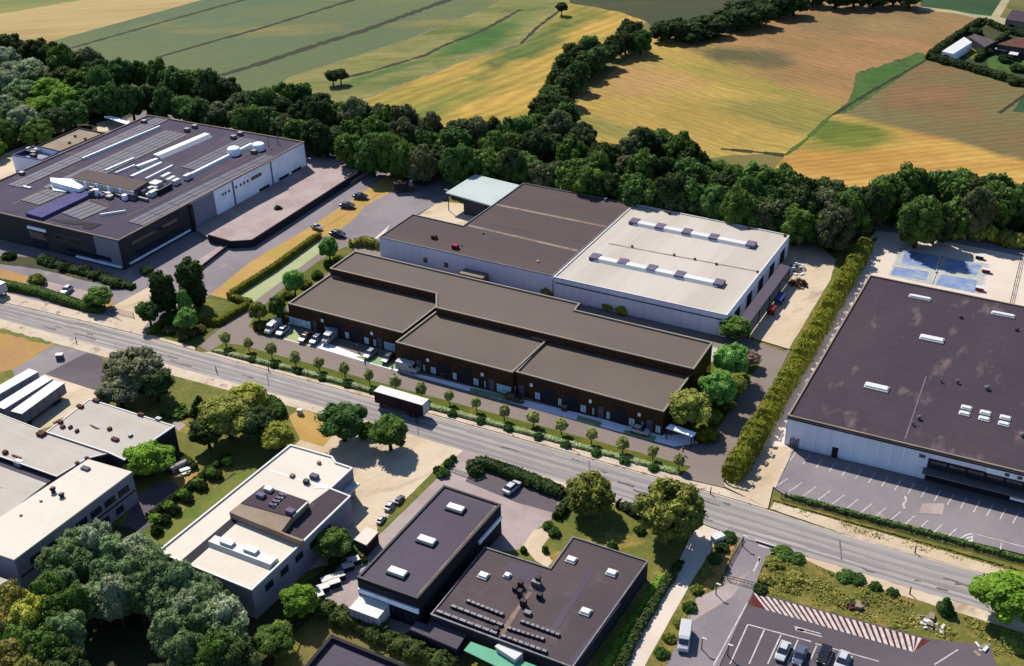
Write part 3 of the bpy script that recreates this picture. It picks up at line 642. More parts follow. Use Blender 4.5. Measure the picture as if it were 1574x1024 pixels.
sheet('garden_lawn', rough([(1475, 84), (1500, 66), (1520, 74), (1498, 92)], .6), 'f_moss')
sheet('field', [(1574, 146), (1556, 172), (1640, 176), (1640, 150)], 'f_mead')
sheet('road', [(1412, 10), (1463, 16), (1495, 22), (1524, 25), (1556, 30), (1720, 66), (1720, 90), (1574, 48), (1530, 36), (1495, 27), (1463, 20), (1412, 16)], 'farroad')
sheet('road', [(1522, 27), (1546, -10), (1558, -10), (1536, 28)], 'farroad')
ribbon('ditch', [(110, 74), (250, 34), (385, -3), (420, -14)], 2.4, 'ditch', jag=.35)
ribbon('ditch', [(240, 89), (330, 63), (400, 44), (542, 0), (580, -14)], 2.6, 'ditch', jag=.35)
ribbon('ditch', [(340, 116), (400, 98), (500, 65), (560, 47), (620, 25), (695, -2), (730, -14)], 4., 'ditch', jag=.3)
ribbon('ditch', [(443, 119), (527, 93), (629, 60), (705, 30), (776, 0)], .9, 'dirt', jag=.6)
ribbon('ditch', [(530, 120), (570, 110), (620, 95), (654, 85), (680, 71), (740, 48), (800, 15)], 2., 'ditch', jag=.5)
ribbon('ditch', [(545, 156), (620, 130), (700, 98), (800, 66), (830, 52)], 1.6, 'dirt', jag=.6)
ribbon('ditch', [(800, 68), (826, 42), (861, 16)], 1.6, 'ditch', jag=.4)
ribbon('ditch', [(1108, 229), (1140, 232), (1174, 235), (1205, 239)], 2.2, 'ditch', jag=.5)
ribbon('ditch', [(1207, 239), (1240, 214), (1278, 177)], 1.4, 'f_lush', jag=.5)
ribbon('ditch', [(1280, 177), (1345, 137), (1428, 90)], 1.4, 'ditch', jag=.4)
ribbon('track', [(1536, 174), (1556, 160), (1580, 142)], 1.2, 'ditch', jag=.3)
# belt floor
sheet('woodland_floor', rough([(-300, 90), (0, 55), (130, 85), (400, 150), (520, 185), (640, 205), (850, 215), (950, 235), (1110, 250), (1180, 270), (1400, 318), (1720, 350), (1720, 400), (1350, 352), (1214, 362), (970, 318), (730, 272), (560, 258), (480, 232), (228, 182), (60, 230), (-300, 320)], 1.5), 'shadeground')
# industrial ground north of the road
sheet('yard', [(-300, 300), (0, 270), (225, 170), (480, 212), (545, 240), (700, 262), (745, 262), (700, 300), (640, 330), (590, 380), (560, 385), (505, 368), (480, 362), (352, 461), (322, 454), (300, 480), (232, 512), (215, 512), (165, 490), (0, 452), (-300, 370)], 'lot')
sheet('yard', [(0, 240), (60, 215), (0, 300), (-100, 320)], 'concrete')
sheet('yard', [(148, 190), (170, 184), (196, 190), (182, 200), (150, 203)], 'concrete')
sheet('yard', [(640, 334), (676, 310), (760, 318), (714, 350)], 'concrete')
sheet('yard', [(600, 345), (590, 362), (556, 378), (575, 368)], 'creampath')
sheet('dry_verge', rough([(322, 454), (385, 403), (473, 352), (540, 308), (595, 269), (632, 264), (640, 272), (605, 295), (580, 306), (560, 318), (544, 337), (512, 362), (498, 364), (481, 361), (352, 461)], .7, 8), 'drygrass')
ribbon('verge_path', [(486, 358), (540, 325), (610, 282)], 1.0, 'orange', jag=.4)
sheet('dry_verge', rough([(-300, 340), (0, 413), (50, 427), (74, 434), (58, 444), (0, 432), (-300, 366)], .7), 'orange')
sheet('dry_verge', rough([(122, 464), (140, 458), (176, 462), (172, 474), (146, 474)], .8, 5), 'orange')
sheet('yard', [(10, 440), (60, 430), (150, 452), (125, 466)], 'pinklot')
sheet('yard', [(176, 470), (232, 440), (262, 430), (255, 450), (225, 500), (214, 513), (180, 488)], 'concrete')
sheet('planting_bed', rough([(-60, 385), (0, 394), (60, 396), (100, 401), (208, 440), (203, 449), (60, 414), (-60, 398)], .6), 'shadeground')  # shrub bed, its dark colour also carries the shade along the factory front
# the redeveloped plot
sheet('plot_paving', [(305, 532), (387, 467), (352, 461), (483, 374), (500, 362), (560, 372), (600, 392), (890, 455), (1100, 503), (1205, 541), (1215, 537), (1112, 750), (1046, 734), (321, 542)], 'taupe')
sheet('mint_strip', [(366, 456), (486, 372), (506, 378), (387, 467)], 'mint')
sheet('planting_bed', rough([(229, 516), (284, 532), (300, 528), (337, 498), (382, 467), (352, 460), (317, 457), (294, 469), (264, 484)], .5, 8), 'newlawn')
sheet('planting_bed', rough([(296, 470), (318, 460), (358, 466), (345, 478), (318, 482)], .8, 6), 'lawn')
sheet('planting_bed', rough([(382, 502), (405, 517), (445, 509), (440, 470), (508, 418), (546, 386), (532, 380), (505, 392), (450, 430), (398, 476)], .5, 8), 'newlawn')
sheet('planting_bed', rough([(1108, 538), (1172, 553), (1094, 674), (1074, 685), (1055, 674), (1018, 652), (1030, 640), (1068, 585), (1098, 540)], .5, 8), 'newlawn')
sheet('paving_pad', [(1096, 534), (1108, 538), (1094, 558), (1086, 553)], 'white_line')
sheet('lawn_strip', rough([(343, 528), (370, 531), (1062, 718), (1044, 733), (322, 541)], .4, 10), 'newlawn')
sheet('forecourt', [(436, 522), (483, 534), (573, 560.5), (721, 602), (957, 666), (1036, 687), (1073, 682), (1060, 670), (1020, 668), (600, 565), (446, 506)], 'apron')
for q in ([(437, 521.5), (484, 533.5), (500, 524), (447, 507)], [(545, 549), (573, 559.8), (602, 567), (618, 570), (612, 560), (570, 545)], [(723, 597), (775, 608), (775, 616), (722, 602.5)], [(775, 611), (808, 618), (803, 623), (772, 616)], [(888, 639), (926, 650), (922, 656.5), (886, 646)], [(961, 662), (1010, 672), (1005, 680), (957, 667)]):
    sheet('green_bay', q, 'greenbay')
sheet('green_bay', [(437, 521.5), (467, 529), (456, 510)], 'mint')  # paler triangle paints the sunlit corner of the bay into its colour
# road
NR = [(-300, 385), (-100, 438), (0, 465), (117, 492), (215, 516), (300, 540), (515, 598), (700, 648), (850, 690), (950, 718), (1068, 751), (1178, 784), (1305, 825), (1430, 860), (1519, 885), (1750, 968)]
SR = [(1750, 1024), (1574, 958), (1490, 931), (1400, 905), (1300, 874), (1220, 850), (1134, 826), (1080, 806), (985, 780), (938, 765), (879, 747), (800, 722), (710, 694), (624, 667), (493, 626), (472, 620), (300, 573), (150, 532), (0, 491), (-300, 408)]
sheet('road', NR + SR, 'asphalt')
sheet('pavement', [(-300, 376), (0, 449), (115, 478), (165, 487), (215, 506), (229, 515), (300, 535), (300, 539.5), (215, 515.5), (117, 491.5), (0, 464.5), (-300, 384)], 'sidewalk', .1)
sheet('pavement', [(322, 542), (1044, 733.5), (1060, 740), (1112, 752), (1150, 768), (1180, 778), (1178, 783.5), (1068, 750.5), (950, 717.5), (850, 689.5), (700, 647.5), (515, 597.5), (312, 543)], 'sidewalk', .1)
sheet('pavement', [(-300, 408.5), (0, 491.5), (150, 532.5), (300, 573.5), (472, 620.5), (493, 626.5), (540, 641), (520, 645), (460, 630), (300, 588), (145, 546), (0, 507), (-300, 424)], 'sidewalk', .1)
sheet('pavement', [(735, 702.5), (800, 722.5), (879, 747.5), (938, 765.5), (985, 780.5), (1072, 804.5), (1062, 812), (980, 790), (930, 774), (870, 757), (800, 733), (740, 710)], 'sidewalk', .1)
sheet('verge', rough([(1204, 846), (1300, 874.5), (1400, 905.5), (1490, 931.5), (1574, 958.5), (1750, 1025), (1750, 1045), (1560, 972), (1480, 946), (1400, 922), (1300, 891), (1210, 858)], .6), 'concrete')
sheet('verge', rough([(1184, 783), (1305, 824.5), (1430, 859.5), (1519, 884.5), (1750, 967), (1750, 945), (1574, 885), (1430, 842), (1305, 806), (1190, 773)], .6), 'concrete')
lines('kerb_line', [(a, b) for a, b in zip([(x, y+.8) for x, y in NR], [(x, y+.8) for x, y in NR][1:])], .28, 'sidewalk')
def across(t, x):
    ya, yb = interp_(NR, x), interp_(SR[::-1], x); return (x, ya+(yb-ya)*t)
def interp_(tab, x):
    for (x0, y0), (x1, y1) in zip(tab, tab[1:]):
        if x <= x1: return y0+(y1-y0)*(x-x0)/(x1-x0)
    return tab[-1][1]
for t, w_ in ((.22, 1.0), (.44, .8), (.66, .9), (.84, .6)): ribbon('tyre_wear', [across(t, x) for x in range(-200, 1740, 60)], w_, 'asphalt_worn', jag=.4)
rk = random.Random(3)
for i in range(26):
    x = rk.uniform(20, 1500); t = rk.uniform(.15, .85); L = rk.uniform(8, 34); k = rk.uniform(-.06, .06)
    ribbon('road_repair', [across(t, x), across(t+k, x+L*.5), across(t+k*.5, x+L)], rk.uniform(.18, .4), 'crack', jag=.7)
for x, t0, t1 in ((640, .1, .9), (905, .1, .85), (1290, .2, .8), (410, .15, .7)): ribbon('road_repair', [across(t0, x), across((t0+t1)/2, x+2), across(t1, x+3)], .22, 'crack', jag=.6)
# east lane, car park
sheet('lane', [(1112, 745), (1150, 690), (1260, 495), (1320, 385), (1350, 352), (1400, 362), (1574, 396), (1750, 430), (1750, 510), (1337, 500), (1240, 640), (1217, 697), (1188, 750), (1179, 783), (1150, 768)], 'creampath')
sheet('lane', [(1150, 688), (1209, 688), (1216, 698), (1188, 750), (1180, 783.5), (1150, 767), (1113, 749)], 'concrete')
sheet('car_park', [(1216, 690), (1750, 812), (1750, 900), (1574, 854), (1208, 763), (1187, 750)], 'lot')
sheet('verge', rough([(1190, 757), (1208, 763), (1574, 857), (1750, 905), (1750, 940), (1574, 880), (1430, 838), (1305, 803), (1188, 770)], .8, 7), 'scrub')
sheet('kerb', [(1216, 690), (1220, 692), (1192, 752), (1187, 750)], 'sidewalk', .12)
sheet('service_road', [(1330, 340), (1400, 346), (1574, 378), (1750, 412), (1750, 426), (1574, 396), (1400, 362), (1345, 356)], 'lot')
sheet('yard', [(1117, 490), (1160, 522), (1213, 538), (1276, 432), (1286, 402), (1262, 380), (1214, 360)], 'concrete')
sheet('verge', rough([(1286, 398), (1300, 380), (1335, 372), (1350, 365), (1330, 395), (1226, 541), (1213, 537), (1276, 432)], .7, 7), 'lawn')
sheet('verge', rough([(1230, 520), (1262, 466), (1268, 468), (1236, 524)], .7, 7), 'orange')
q = lambda pts: [(1180+x/3.657, 320+y/3.657) for x, y in pts]
sheet('sports_court', q([(740, 235), (1240, 320), (1200, 490), (680, 385)]), 'court_base')
for pp in ([(768, 245), (960, 275), (938, 348), (752, 318)], [(1003, 288), (1200, 325), (1172, 385), (965, 348)], [(715, 335), (905, 362), (890, 412), (690, 378)], [(978, 378), (1178, 412), (1162, 482), (942, 436)]):
    sheet('court_surface', q(pp), 'court_blue')
lines('court_line', [tuple(q(s)) for s in ([(740, 235), (1240, 320)], [(1240, 320), (1200, 490)], [(740, 235), (680, 385)], [(978, 275), (925, 432)], [(985, 276), (932, 434)], [(715, 328), (1215, 412)])], .5)
k7 = lambda pts: [(1180+x/3.2, 560+y/3.2) for x, y in pts]
seg = []
for i in range(18):
    t = i; x0, y0 = 140+64.5*t, 436+17.3*t*1.0; seg.append(tuple(k7([(x0, y0), (x0-32, y0+44+t*.8)])))
for i in range(13): x0, y0 = 100+69*i, 566+20.6*i; seg.append(tuple(k7([(x0, y0), (x0-62-i*.9, y0+42+i*2.2)])))
seg += [tuple(k7([(1010, 838), (1261, 905)])), tuple(k7([(1148, 885), (1140, 940)])), tuple(k7([(1010, 838), (1000, 895)])), tuple(k7([(975, 845), (930, 875)])), tuple(k7([(985, 838), (1010, 845)]))]
lines('bay_marking', seg, .22)
seg = [tuple(k7([(968+8*i, 848+14*i), (1004+2*i, 838+16*i)])) for i in range(3)] + [tuple(k7([(675, 655), (680, 680)])), tuple(k7([(680, 680), (665, 692)])), tuple(k7([(665, 692), (672, 716)]))]
lines('disabled_bay_marking', seg, .4)
sheet('patch', k7([(760, 690), (870, 690), (860, 745), (740, 738)]), 'pinklot')
# south of the road
sheet('grass_ground', [(-300, 424), (145, 546), (300, 588), (460, 630), (500, 640), (560, 720), (500, 870), (420, 1120), (-300, 1120)], 'lawn')
sheet('dry_verge', rough([(-300, 440), (0, 507), (60, 524), (84, 530), (20, 570), (-300, 640)], .7), 'orange')
ribbon('verge', rough([(0, 509), (40, 520), (84, 531)], .5, 6, False), 1.6, 'greengrass', jag=.4)
sheet('driveway', [(20, 570), (84, 531), (146, 546.5), (134, 545), (69, 578), (30, 605)], 'lot')
sheet('driveway', [(-300, 640), (30, 598), (69, 577), (163, 607), (139, 640), (0, 680), (-300, 720)], 'concrete')
sheet('driveway', [(69, 577), (133, 544.5), (152, 548), (184, 581), (163, 607)], 'darklot')
sheet('driveway', [(262, 640), (286, 655), (275, 665), (268, 656)], 'pinklot')
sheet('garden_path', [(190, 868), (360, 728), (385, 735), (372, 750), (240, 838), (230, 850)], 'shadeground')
sheet('garden_path', [(170, 845), (215, 760), (250, 740), (290, 750), (240, 800), (195, 842)], 'darklot')
sheet('garden_lawn', rough([(222, 842), (240, 815), (370, 725), (398, 722), (440, 700), (244, 852)], .6), 'greengrass')
sheet('dry_verge', rough([(236, 856), (262, 832), (395, 735), (415, 722), (400, 738), (246, 850)], .6, 7), 'drygrass')
sheet('patio', rough([(262, 735), (272, 710), (308, 720), (296, 746), (276, 752)], .5, 6), 'orange')
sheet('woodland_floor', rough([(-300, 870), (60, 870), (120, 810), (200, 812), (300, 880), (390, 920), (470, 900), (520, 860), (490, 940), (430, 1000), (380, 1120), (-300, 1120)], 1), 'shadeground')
sheet('yard', [(447, 692), (500, 642), (540, 641), (624, 667.5), (712, 694.5), (702, 706), (672, 720), (600, 800), (560, 850), (470, 880), (520, 770)], 'concrete')
sheet('dry_verge', rough([(444, 642), (463, 631), (500, 643), (512, 671), (497, 689), (462, 678)], .8, 7), 'drygrass')
sheet('driveway', [(712, 694.5), (736, 702), (724, 718), (868, 772), (852, 800), (822, 832), (800, 852), (745, 846), (690, 900), (650, 960), (600, 990), (560, 980), (487, 938), (497, 900), (545, 850), (600, 802), (680, 722)], 'pinklot')
sheet('car_park', [(728, 724), (745, 716), (862, 765), (850, 790), (795, 775), (715, 742)], 'darklot')
sheet('grass_strip', rough([(688, 706), (700, 702), (694, 716), (590, 818), (581, 826), (580, 812)], .5, 7), 'lawn')
sheet('grass_ground', rough([(848, 800), (872, 764), (940, 776), (1000, 798), (1062, 815), (1040, 872), (1000, 930), (920, 1080), (700, 1120), (780, 850), (800, 846), (820, 820)], .6), 'lawn')
k8 = lambda pts: [(680+x/4.268, 700+y/4.268) for x, y in pts]
sheet('garden_path', k8([(600, 500), (680, 480), (715, 530), (650, 612), (722, 705), (690, 745), (610, 700), (530, 600)]), 'concrete')
sheet('lane', [(1071, 805), (1112, 821), (1098, 841), (1062, 898), (997, 1014), (970, 1070), (925, 1070), (947, 1034), (1000, 934), (1039, 874)], 'creampath')
sheet('verge', rough([(1112, 821), (1138, 829), (1140, 842), (1108, 905), (1070, 922), (1000, 1080), (972, 1070), (997, 1014), (1062, 898), (1098, 841)], .6, 7), 'scrub')
sheet('verge', rough([(1118, 838), (1134, 832), (1104, 900), (1075, 915), (1082, 898)], .8, 6), 'orange')
sheet('driveway', [(1138, 829), (1190, 846), (1172, 872), (1157, 912), (1090, 1060), (1000, 1080), (1070, 922), (1108, 905)], 'lot')
sheet('driveway', [(1070, 922), (1108, 905), (1152, 880), (1125, 920), (1060, 960)], 'pinklot')
sheet('car_park', [(1157, 912), (1430, 985), (1520, 992), (1560, 1100), (1070, 1110)], 'darklot')
sheet('rough_ground', rough([(1200, 846), (1300, 891), (1400, 922), (1480, 946), (1560, 972), (1750, 1045), (1750, 1150), (1560, 1100), (1520, 994), (1430, 985), (1157, 912), (1172, 876), (1184, 858)], .8), 'scrub')
T0, T1, B0, B1 = (1158, 914), (1429, 987), (1150, 932), (1404, 1005)
sheet('hatched_marking', [T0, T1, B1, B0], 'red_line')
lp = lambda a, b, t: (a[0]+(b[0]-a[0])*t, a[1]+(b[1]-a[1])*t)
lev[0] += 1; hb = MB()
for i in range(26):
    t = i/26.6; pts = [P(*lp(T0, T1, max(0, t-.008))), P(*lp(T0, T1, t+.012)), P(*lp(B0, B1, min(1, t+.13))), P(*lp(B0, B1, min(1, t+.107)))]
    n = len(hb.v); hb.v += [(p.x, p.y, .0025*lev[0]) for p in pts]; hb.f.append((n+3, n+2, n+1, n))
tag(hb.build('hatched_marking', mt['white_line']), kind='structure')
k9 = lambda pts: [(1080+x/4.92, 820+y/4.92) for x, y in pts]
seg = [k9([(340, 700), (205, 1000)]), k9([(465, 740), (350, 1000)]), k9([(590, 780), (490, 1000)]), k9([(340, 700), (820, 830)]), k9([(720, 815), (640, 1000)]), k9([(860, 860), (800, 1000)]), k9([(990, 900), (930, 1024)]), k9([(1130, 940), (1090, 1024)]), k9([(850, 845), (1330, 980)]), k9([(335, 540), (80, 1010)]), k9([(690, 715), (890, 770)]), k9([(720, 745), (900, 792)]), k9([(690, 715), (720, 745)])]
seg += [[(1436, 1024), (1472, 1001)], [(1300, 1012), (1290, 1030)]]
lines('bay_marking', [tuple(s) for s in seg], .22)
lines('road_arrow', [tuple(k9([(700, 735), (775, 750)])), tuple(k9([(710, 742), (770, 745)]))], .5)
lines('lane_marking', [tuple(k9([(425, 190), (430, 230)])), tuple(k9([(432, 200), (385, 300)])), tuple(k9([(400, 60), (590, 120)])), tuple(k9([(420, 100), (500, 125)]))], .35)
# ================================================================== BUILDINGS
# --- new dark bronze unit building
HB = 6.2; HU = 8.1
A2 = R_(2)
nb = Bld('commercial_building', 'long dark bronze clad building with stepped flat taupe roofs beside the road', 'building',
         [(442.3, 466), (618.6, 511.5), (670, 472), (683, 458), (506.8, 421.5)], HB, 'bronze', 'taupe_roof', .4, 'taupe_cap')
def wing(px, h):
    w_ = Bld('tmp', '', '', px, h, 'bronze', 'taupe_roof', .4, 'taupe_cap')
    for o in list(w_.root.children):
        o.location = w_.root.location - nb.root.location; o.parent = nb.root
    bpy.data.objects.remove(w_.root); w_.root = nb.root; return w_
w2 = wing([(608, 525.5), (787.5, 572.2), (841.5, 521.9), (670, 478.2)], HB+.25)
w3 = wing([(792.5, 571), (1020.3, 632.6), (1062.2, 575.6), (842.5, 519)], HB)
u1 = wing([(506.8, 412.2), (670, 450.5), (670, 472.4), (1066.5, 567), (1095.4, 526.2), (884, 476), (891.4, 466), (545.5, 385.4)], HU)
# facade: (pixel rectangle, kind)
k1 = lambda x, y: (380+x/4.653, 380+y/4.653)
k2 = lambda x, y: (560+x/4.653, 480+y/4.653)
k3 = lambda x, y: (800+x/4.653, 480+y/4.653)
def face(b, i, kf, items):
    for x, y, w_, h, kind in items:
        t0, z = b.wp(i, *kf(x-w_/2, y)); t1, _ = b.wp(i, *kf(x+w_/2, y)); hh = h/4.653/3.05
        if kind == 'd': b.wbox(i, t0, t1, .05, 3.1, 'louver', 'door', .1)
        elif kind == 's': b.wbox(i, t0, t1, 3.4, 4.2, 'band', 'unit_sign', .12)
        elif kind == 'w': b.window(i, t0, t1, .5, 2.4, glass='glass_blue', mull=2)
        elif kind == 'g': b.window(i, t0, t1, .3, 2.6, 'shop_window', glass='glass_blue', mull=5)
        elif kind == 'r': b.wbox(i, t0, t1, .05, 4.3, 'char_wall', 'roller_door', .09)
face(nb, 0, k1, [(380, 545, 150, 40, 'g'), (485, 560, 22, 60, 'd'), (540, 545, 16, 16, 's'), (575, 600, 34, 30, 'w'), (715, 620, 30, 40, 'w'), (645, 600, 74, 0, 'r'), (785, 640, 86, 0, 'r'), (855, 660, 34, 30, 'w'), (895, 650, 18, 30, 's'), (915, 690, 22, 30, 'w'), (950, 690, 30, 60, 'd'), (1020, 710, 80, 30, 'g')])
face(w2, 0, k2, [(390, 370, 34, 60, 'd'), (455, 355, 18, 16, 's'), (430, 395, 16, 30, 'w'), (495, 410, 40, 30, 'w'), (570, 440, 90, 0, 'r'), (648, 455, 30, 30, 'w'), (722, 470, 90, 0, 'r'), (800, 495, 38, 30, 'w'), (845, 460, 18, 16, 's'), (865, 505, 16, 30, 'w'), (910, 495, 36, 60, 'd'), (1000, 545, 106, 30, 'g')])
face(w3, 0, k2, [(1078, 555, 18, 30, 'w'), (1125, 560, 36, 60, 'd'), (1195, 545, 18, 16, 's'), (1240, 600, 40, 30, 'w'), (1320, 620, 96, 0, 'r'), (1400, 640, 28, 30, 'w')])
face(w3, 0, k3, [(365, 670, 90, 0, 'r'), (450, 690, 44, 30, 'w'), (500, 655, 18, 16, 's'), (522, 710, 18, 30, 'w'), (575, 690, 40, 60, 'd'), (628, 740, 28, 30, 'w'), (710, 760, 90, 0, 'r'), (797, 780, 44, 30, 'w'), (850, 745, 20, 16, 's'), (872, 795, 18, 30, 'w'), (925, 790, 42, 60, 'd'), (985, 830, 40, 30, 'w')])
for t in (3, 9, 15): w3.window(1, t, t+3, .6, 3.0, glass='glass', mull=2)
for t in (2, 9): u1.window(3, t, t+3.5, .6, 3.2, glass='glass', mull=2)

# --- brown and white warehouse behind it
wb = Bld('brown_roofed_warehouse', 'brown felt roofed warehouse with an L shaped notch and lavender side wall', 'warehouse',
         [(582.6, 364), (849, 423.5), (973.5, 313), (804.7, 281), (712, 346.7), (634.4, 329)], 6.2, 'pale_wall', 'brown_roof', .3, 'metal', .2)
q6 = lambda x, y: (650+x/4.266, 240+y/4.266)
wb.rstrip(q6(300, 455), q6(1015, 622), 1.0, .03, 'seam', 'roof_seam'); wb.rstrip(q6(480, 318), q6(1195, 463), 1.0, .03, 'seam', 'roof_seam')
wb.rbox(*q6(75, 540), 1.3, 1.3, 1.0, 'rust', 'roof_vent'); wb.rbox(*q6(213, 605), 1.6, 1.4, 1.1, 'red', 'roof_vent')
wb.vent(*q6(395, 505), .35, .5); wb.vent(*q6(755, 690), .35, .5, 'white'); wb.vent(*q6(255, 585), .25, .4); wb.vent(*q6(1200, 285), .6, .9)
for t in (14, 20.5): wb.window(0, t, t+1.2, 1.6, 2.9)
wb.wbox(0, 27, 34, .1, 2.6, 'tan_roof', 'lean_to', 3.2)
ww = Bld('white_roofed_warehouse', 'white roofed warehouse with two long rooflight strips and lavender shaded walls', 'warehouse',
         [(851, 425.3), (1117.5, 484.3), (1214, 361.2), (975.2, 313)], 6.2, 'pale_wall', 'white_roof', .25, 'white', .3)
q7 = lambda x, y: (950+x/3.94, 280+y/3.94)
def strip_row(pts):
    a, b = q7(*pts[0]), q7(*pts[-1])
    ww.rstrip(a, b, 3.0, .8, 'domes', 'rooflight_strip', .6)
    for p in pts:
        x, y = q7(*p); o = ww.rbox(x, y-1, 2.4, 3.0, .9, 'louver', 'smoke_vent')
strip_row([(100, 252), (256, 284), (418, 316), (580, 348), (805, 392)]); strip_row([(-138, 468), (30, 500), (205, 538), (375, 576), (612, 626)])
ww.rstrip(q7(-60, 372), q7(845, 542), .5, .04, 'seam', 'roof_seam')
for p in ((85, 388), (340, 440), (465, 465), (595, 495), (845, 542)): ww.vent(*q7(*p), .4, .5, 'rust')
for p in ((310, 188), (790, 278), (1010, 322)): ww.vent(*q7(*p), .5, .6, 'rust')
ww.wbox(0, .5, 48, 4.5, 4.75, 'darkmetal', 'wall_band', .1)
for i in range(5): ww.wbox(1, 6+i*9, 10+i*9, .05, 4., 'char_wall', 'roller_door', .08)
def canopy(name, label, px, h, mat, legs, th=.25, par=None, leg_mat='darkmetal'):
    w_ = [P(x, y, h) for x, y in px]; cx = sum(p.x for p in w_)/len(w_); cy = sum(p.y for p in w_)/len(w_)
    t = thing(name, label, 'canopy', (cx, cy, 0)); MB().prism([(p.x, p.y) for p in w_], h-th, h, bottom=True).build('roof', mt[mat], t)
    for k in range(len(w_)):
        p = w_[k].lerp(Vector((cx, cy, h)), .06); MB().tube((p.x, p.y, 0), (p.x, p.y, h-th), .14, .14, 8).build('post', mt[leg_mat], t)
        if legs > 1:
            n = w_[(k+1) % len(w_)].lerp(Vector((cx, cy, h)), .06)
            for j in range(1, legs): u = p.lerp(n, j/legs); MB().tube((u.x, u.y, 0), (u.x, u.y, h-th), .12, .12, 8).build('post', mt[leg_mat], t)
    return t
cn = canopy('loading_canopy', 'pale mint square canopy roof at the back corner of the brown roofed warehouse', [(685, 296), (730, 268), (798.5, 284.5), (757, 316.5)], 6.0, 'mint_roof', 1, .4)
o_ = [P(x, y, 5.6) for x, y in [(712, 303), (745, 310), (790, 287), (760, 282)]]
MB().prism([(p.x, p.y) for p in o_], 0, 5.5).build('enclosure_wall', mt['dark_wall'], cn)
canopy('yard_canopy', 'long narrow grey canopy along the yard side of the white roofed warehouse', [(1136, 490), (1200, 405), (1215.5, 410.5), (1150, 499.5)], 4.2, 'slate_roof', 4, .2)

# --- solar roofed factory, upper left
sf = Bld('solar_roofed_factory', 'large factory with plum coloured solar roof and white rooflight strips', 'factory',
         [(181.6, 369.3), (467.6, 217.6), (227.5, 176.5), (0, 277), (-150, 343), (-150, 301+-4), (0, 328)][:4] + [(-170, 352-12), (-150, 297)], 9.2, 'dark_wall', 'solar_roof', .4, 'tan_roof', .3) if False else None
sf = Bld('solar_roofed_factory', 'large factory with plum coloured solar roof and white rooflight strips', 'factory',
         [(181.6, 369.3), (467.6, 217.6), (227.5, 176.5), (-130, 330), (-130, 296)][:3] + [(-30, 289.5), (-200, 364), (-90, 307)][:1] + [(-30, 320)], 9.0, 'dark_wall', 'solar_roof', .4, 'tan_roof', .3)
qa = lambda x, y: (x/5.12, 160+y/5.12)
qb = lambda x, y: (200+x/5.12, 160+y/5.12)
S_ = sf.rstrip
S_(qa(650, 440), qa(1260, 185), 1.3, .7, 'domes', 'rooflight_strip', .5)
S_(qa(1080, 505), qb(215, 445), 2.6, .8, 'domes', 'rooflight_strip', .5); S_(qb(205, 425), qb(610, 252), 4.6, 1.0, 'domes', 'rooflight_strip', .5)
S_(qb(430, 590), qb(960, 325), 2.0, .8, 'domes', 'rooflight_strip', .5)
for a, b, w_ in (((830, 532), (1055, 435), 1.4), ((910, 552), (1062, 490), 1.0), ((1035, 580), (1270, 470), 2.0), ((1150, 598), (1360, 492), 1.2), ((790, 880), (990, 850), .8)): S_(qa(*a), qa(*b), w_, .6, 'domes', 'rooflight_strip', .5)
# arrays of solar panels laid between tan walkways
def array(p0, p1, wd, n, gap=.5):
    """solar array running from p0 to p1 (pixels on the roof), wd metres wide, n rows"""
    a, b = P(*p0, sf.rz), P(*p1, sf.rz); d = (b-a).normalized(); nn = Vector((d.y, -d.x, 0)); L = (b-a).length; r = math.atan2(d.y, d.x)
    mbx = MB(); rw = wd/n
    for i in range(n):
        k = int(L/6)
        for j in range(k):
            c_ = a + d*(L*(j+.5)/k) + nn*(rw*(i+.5)); mbx.box(c_.x, c_.y, sf.rz+.12, L/k-gap*.35, rw-gap*.5, .08, r)
    return mbx.build('solar_array', mt['solar'], sf.root)
array(qa(60, 640), qa(1230, 110), 5.6, 3); array(qa(330, 660), qa(1300, 210), 10, 5); array(qb(350, 480), qb(770, 290), 7.5, 4) if False else None
array(qa(520, 650-30), qa(820, 470), 8, 4) if False else None
array(qb(60, 520-40), qb(560, 232), 0.1, 1) if False else None
array(qb(400, 560-60), qb(880, 265), 7, 4); array(qb(-20, 930), qb(560, 640), 6, 3); array(qb(560, 640), qb(1060, 400), 6, 3); array(qb(230, 440), qb(640, 262), 4, 2) if False else None
array(qa(160, 760), qa(440, 640), 8, 4); array(qa(480, 860), qa(700, 770), 9, 4)
for a, b in (((100, 790), (400, 640)), ((150, 640), (560, 470)), ((640, 900), (860, 810)), ((430, 520), (620, 560)), ((1060, 440), (1500, 240)), ((480, 870), (720, 750)), ((720, 750), (860, 800))): S_(qa(*a), qa(*b), .7, .05, 'copper', 'walkway')
for a, b in (((60, 700), (1240, 120)), ((430, 640), (1430, 200))): S_(qa(*a), qa(*b), .45, .04, 'copper', 'walkway')
for a, b in (((330, 520), (760, 270)), ((560, 600), (1000, 350)), ((-60, 900), (1140, 330))): S_(qb(*a), qb(*b), .45, .04, 'copper', 'walkway')
for p in ((112, 150), (450, 215), (510, 188), (815, 272), (868, 245), (975, 388)): sf.rbox(*qb(*p), 1.6, 1.4, 1.1, 'metal', 'roof_vent')
sf.rbox(*qa(175, 555), 1.5, 1.3, .9, 'metal', 'roof_vent'); sf.rbox(*qa(215, 660), 3, .8, .4, 'white', 'roof_hatch')
def tank(x, y, r, h):
    p = P(x, y, sf.rz+h*.5); b = MB().tube((p.x, p.y, sf.rz), (p.x, p.y, sf.rz+h*.7), r, r, 18, False); k = 5
    for i in range(k):
        a0, a1 = i/k*1.45, (i+1)/k*1.45; b.tube((p.x, p.y, sf.rz+h*.7+math.sin(a0)*h*.3), (p.x, p.y, sf.rz+h*.7+math.sin(a1)*h*.3), r*math.cos(a0), r*math.cos(a1), 18, i == k-1)
    b.build('tank', mt['band'], sf.root, smooth=True)
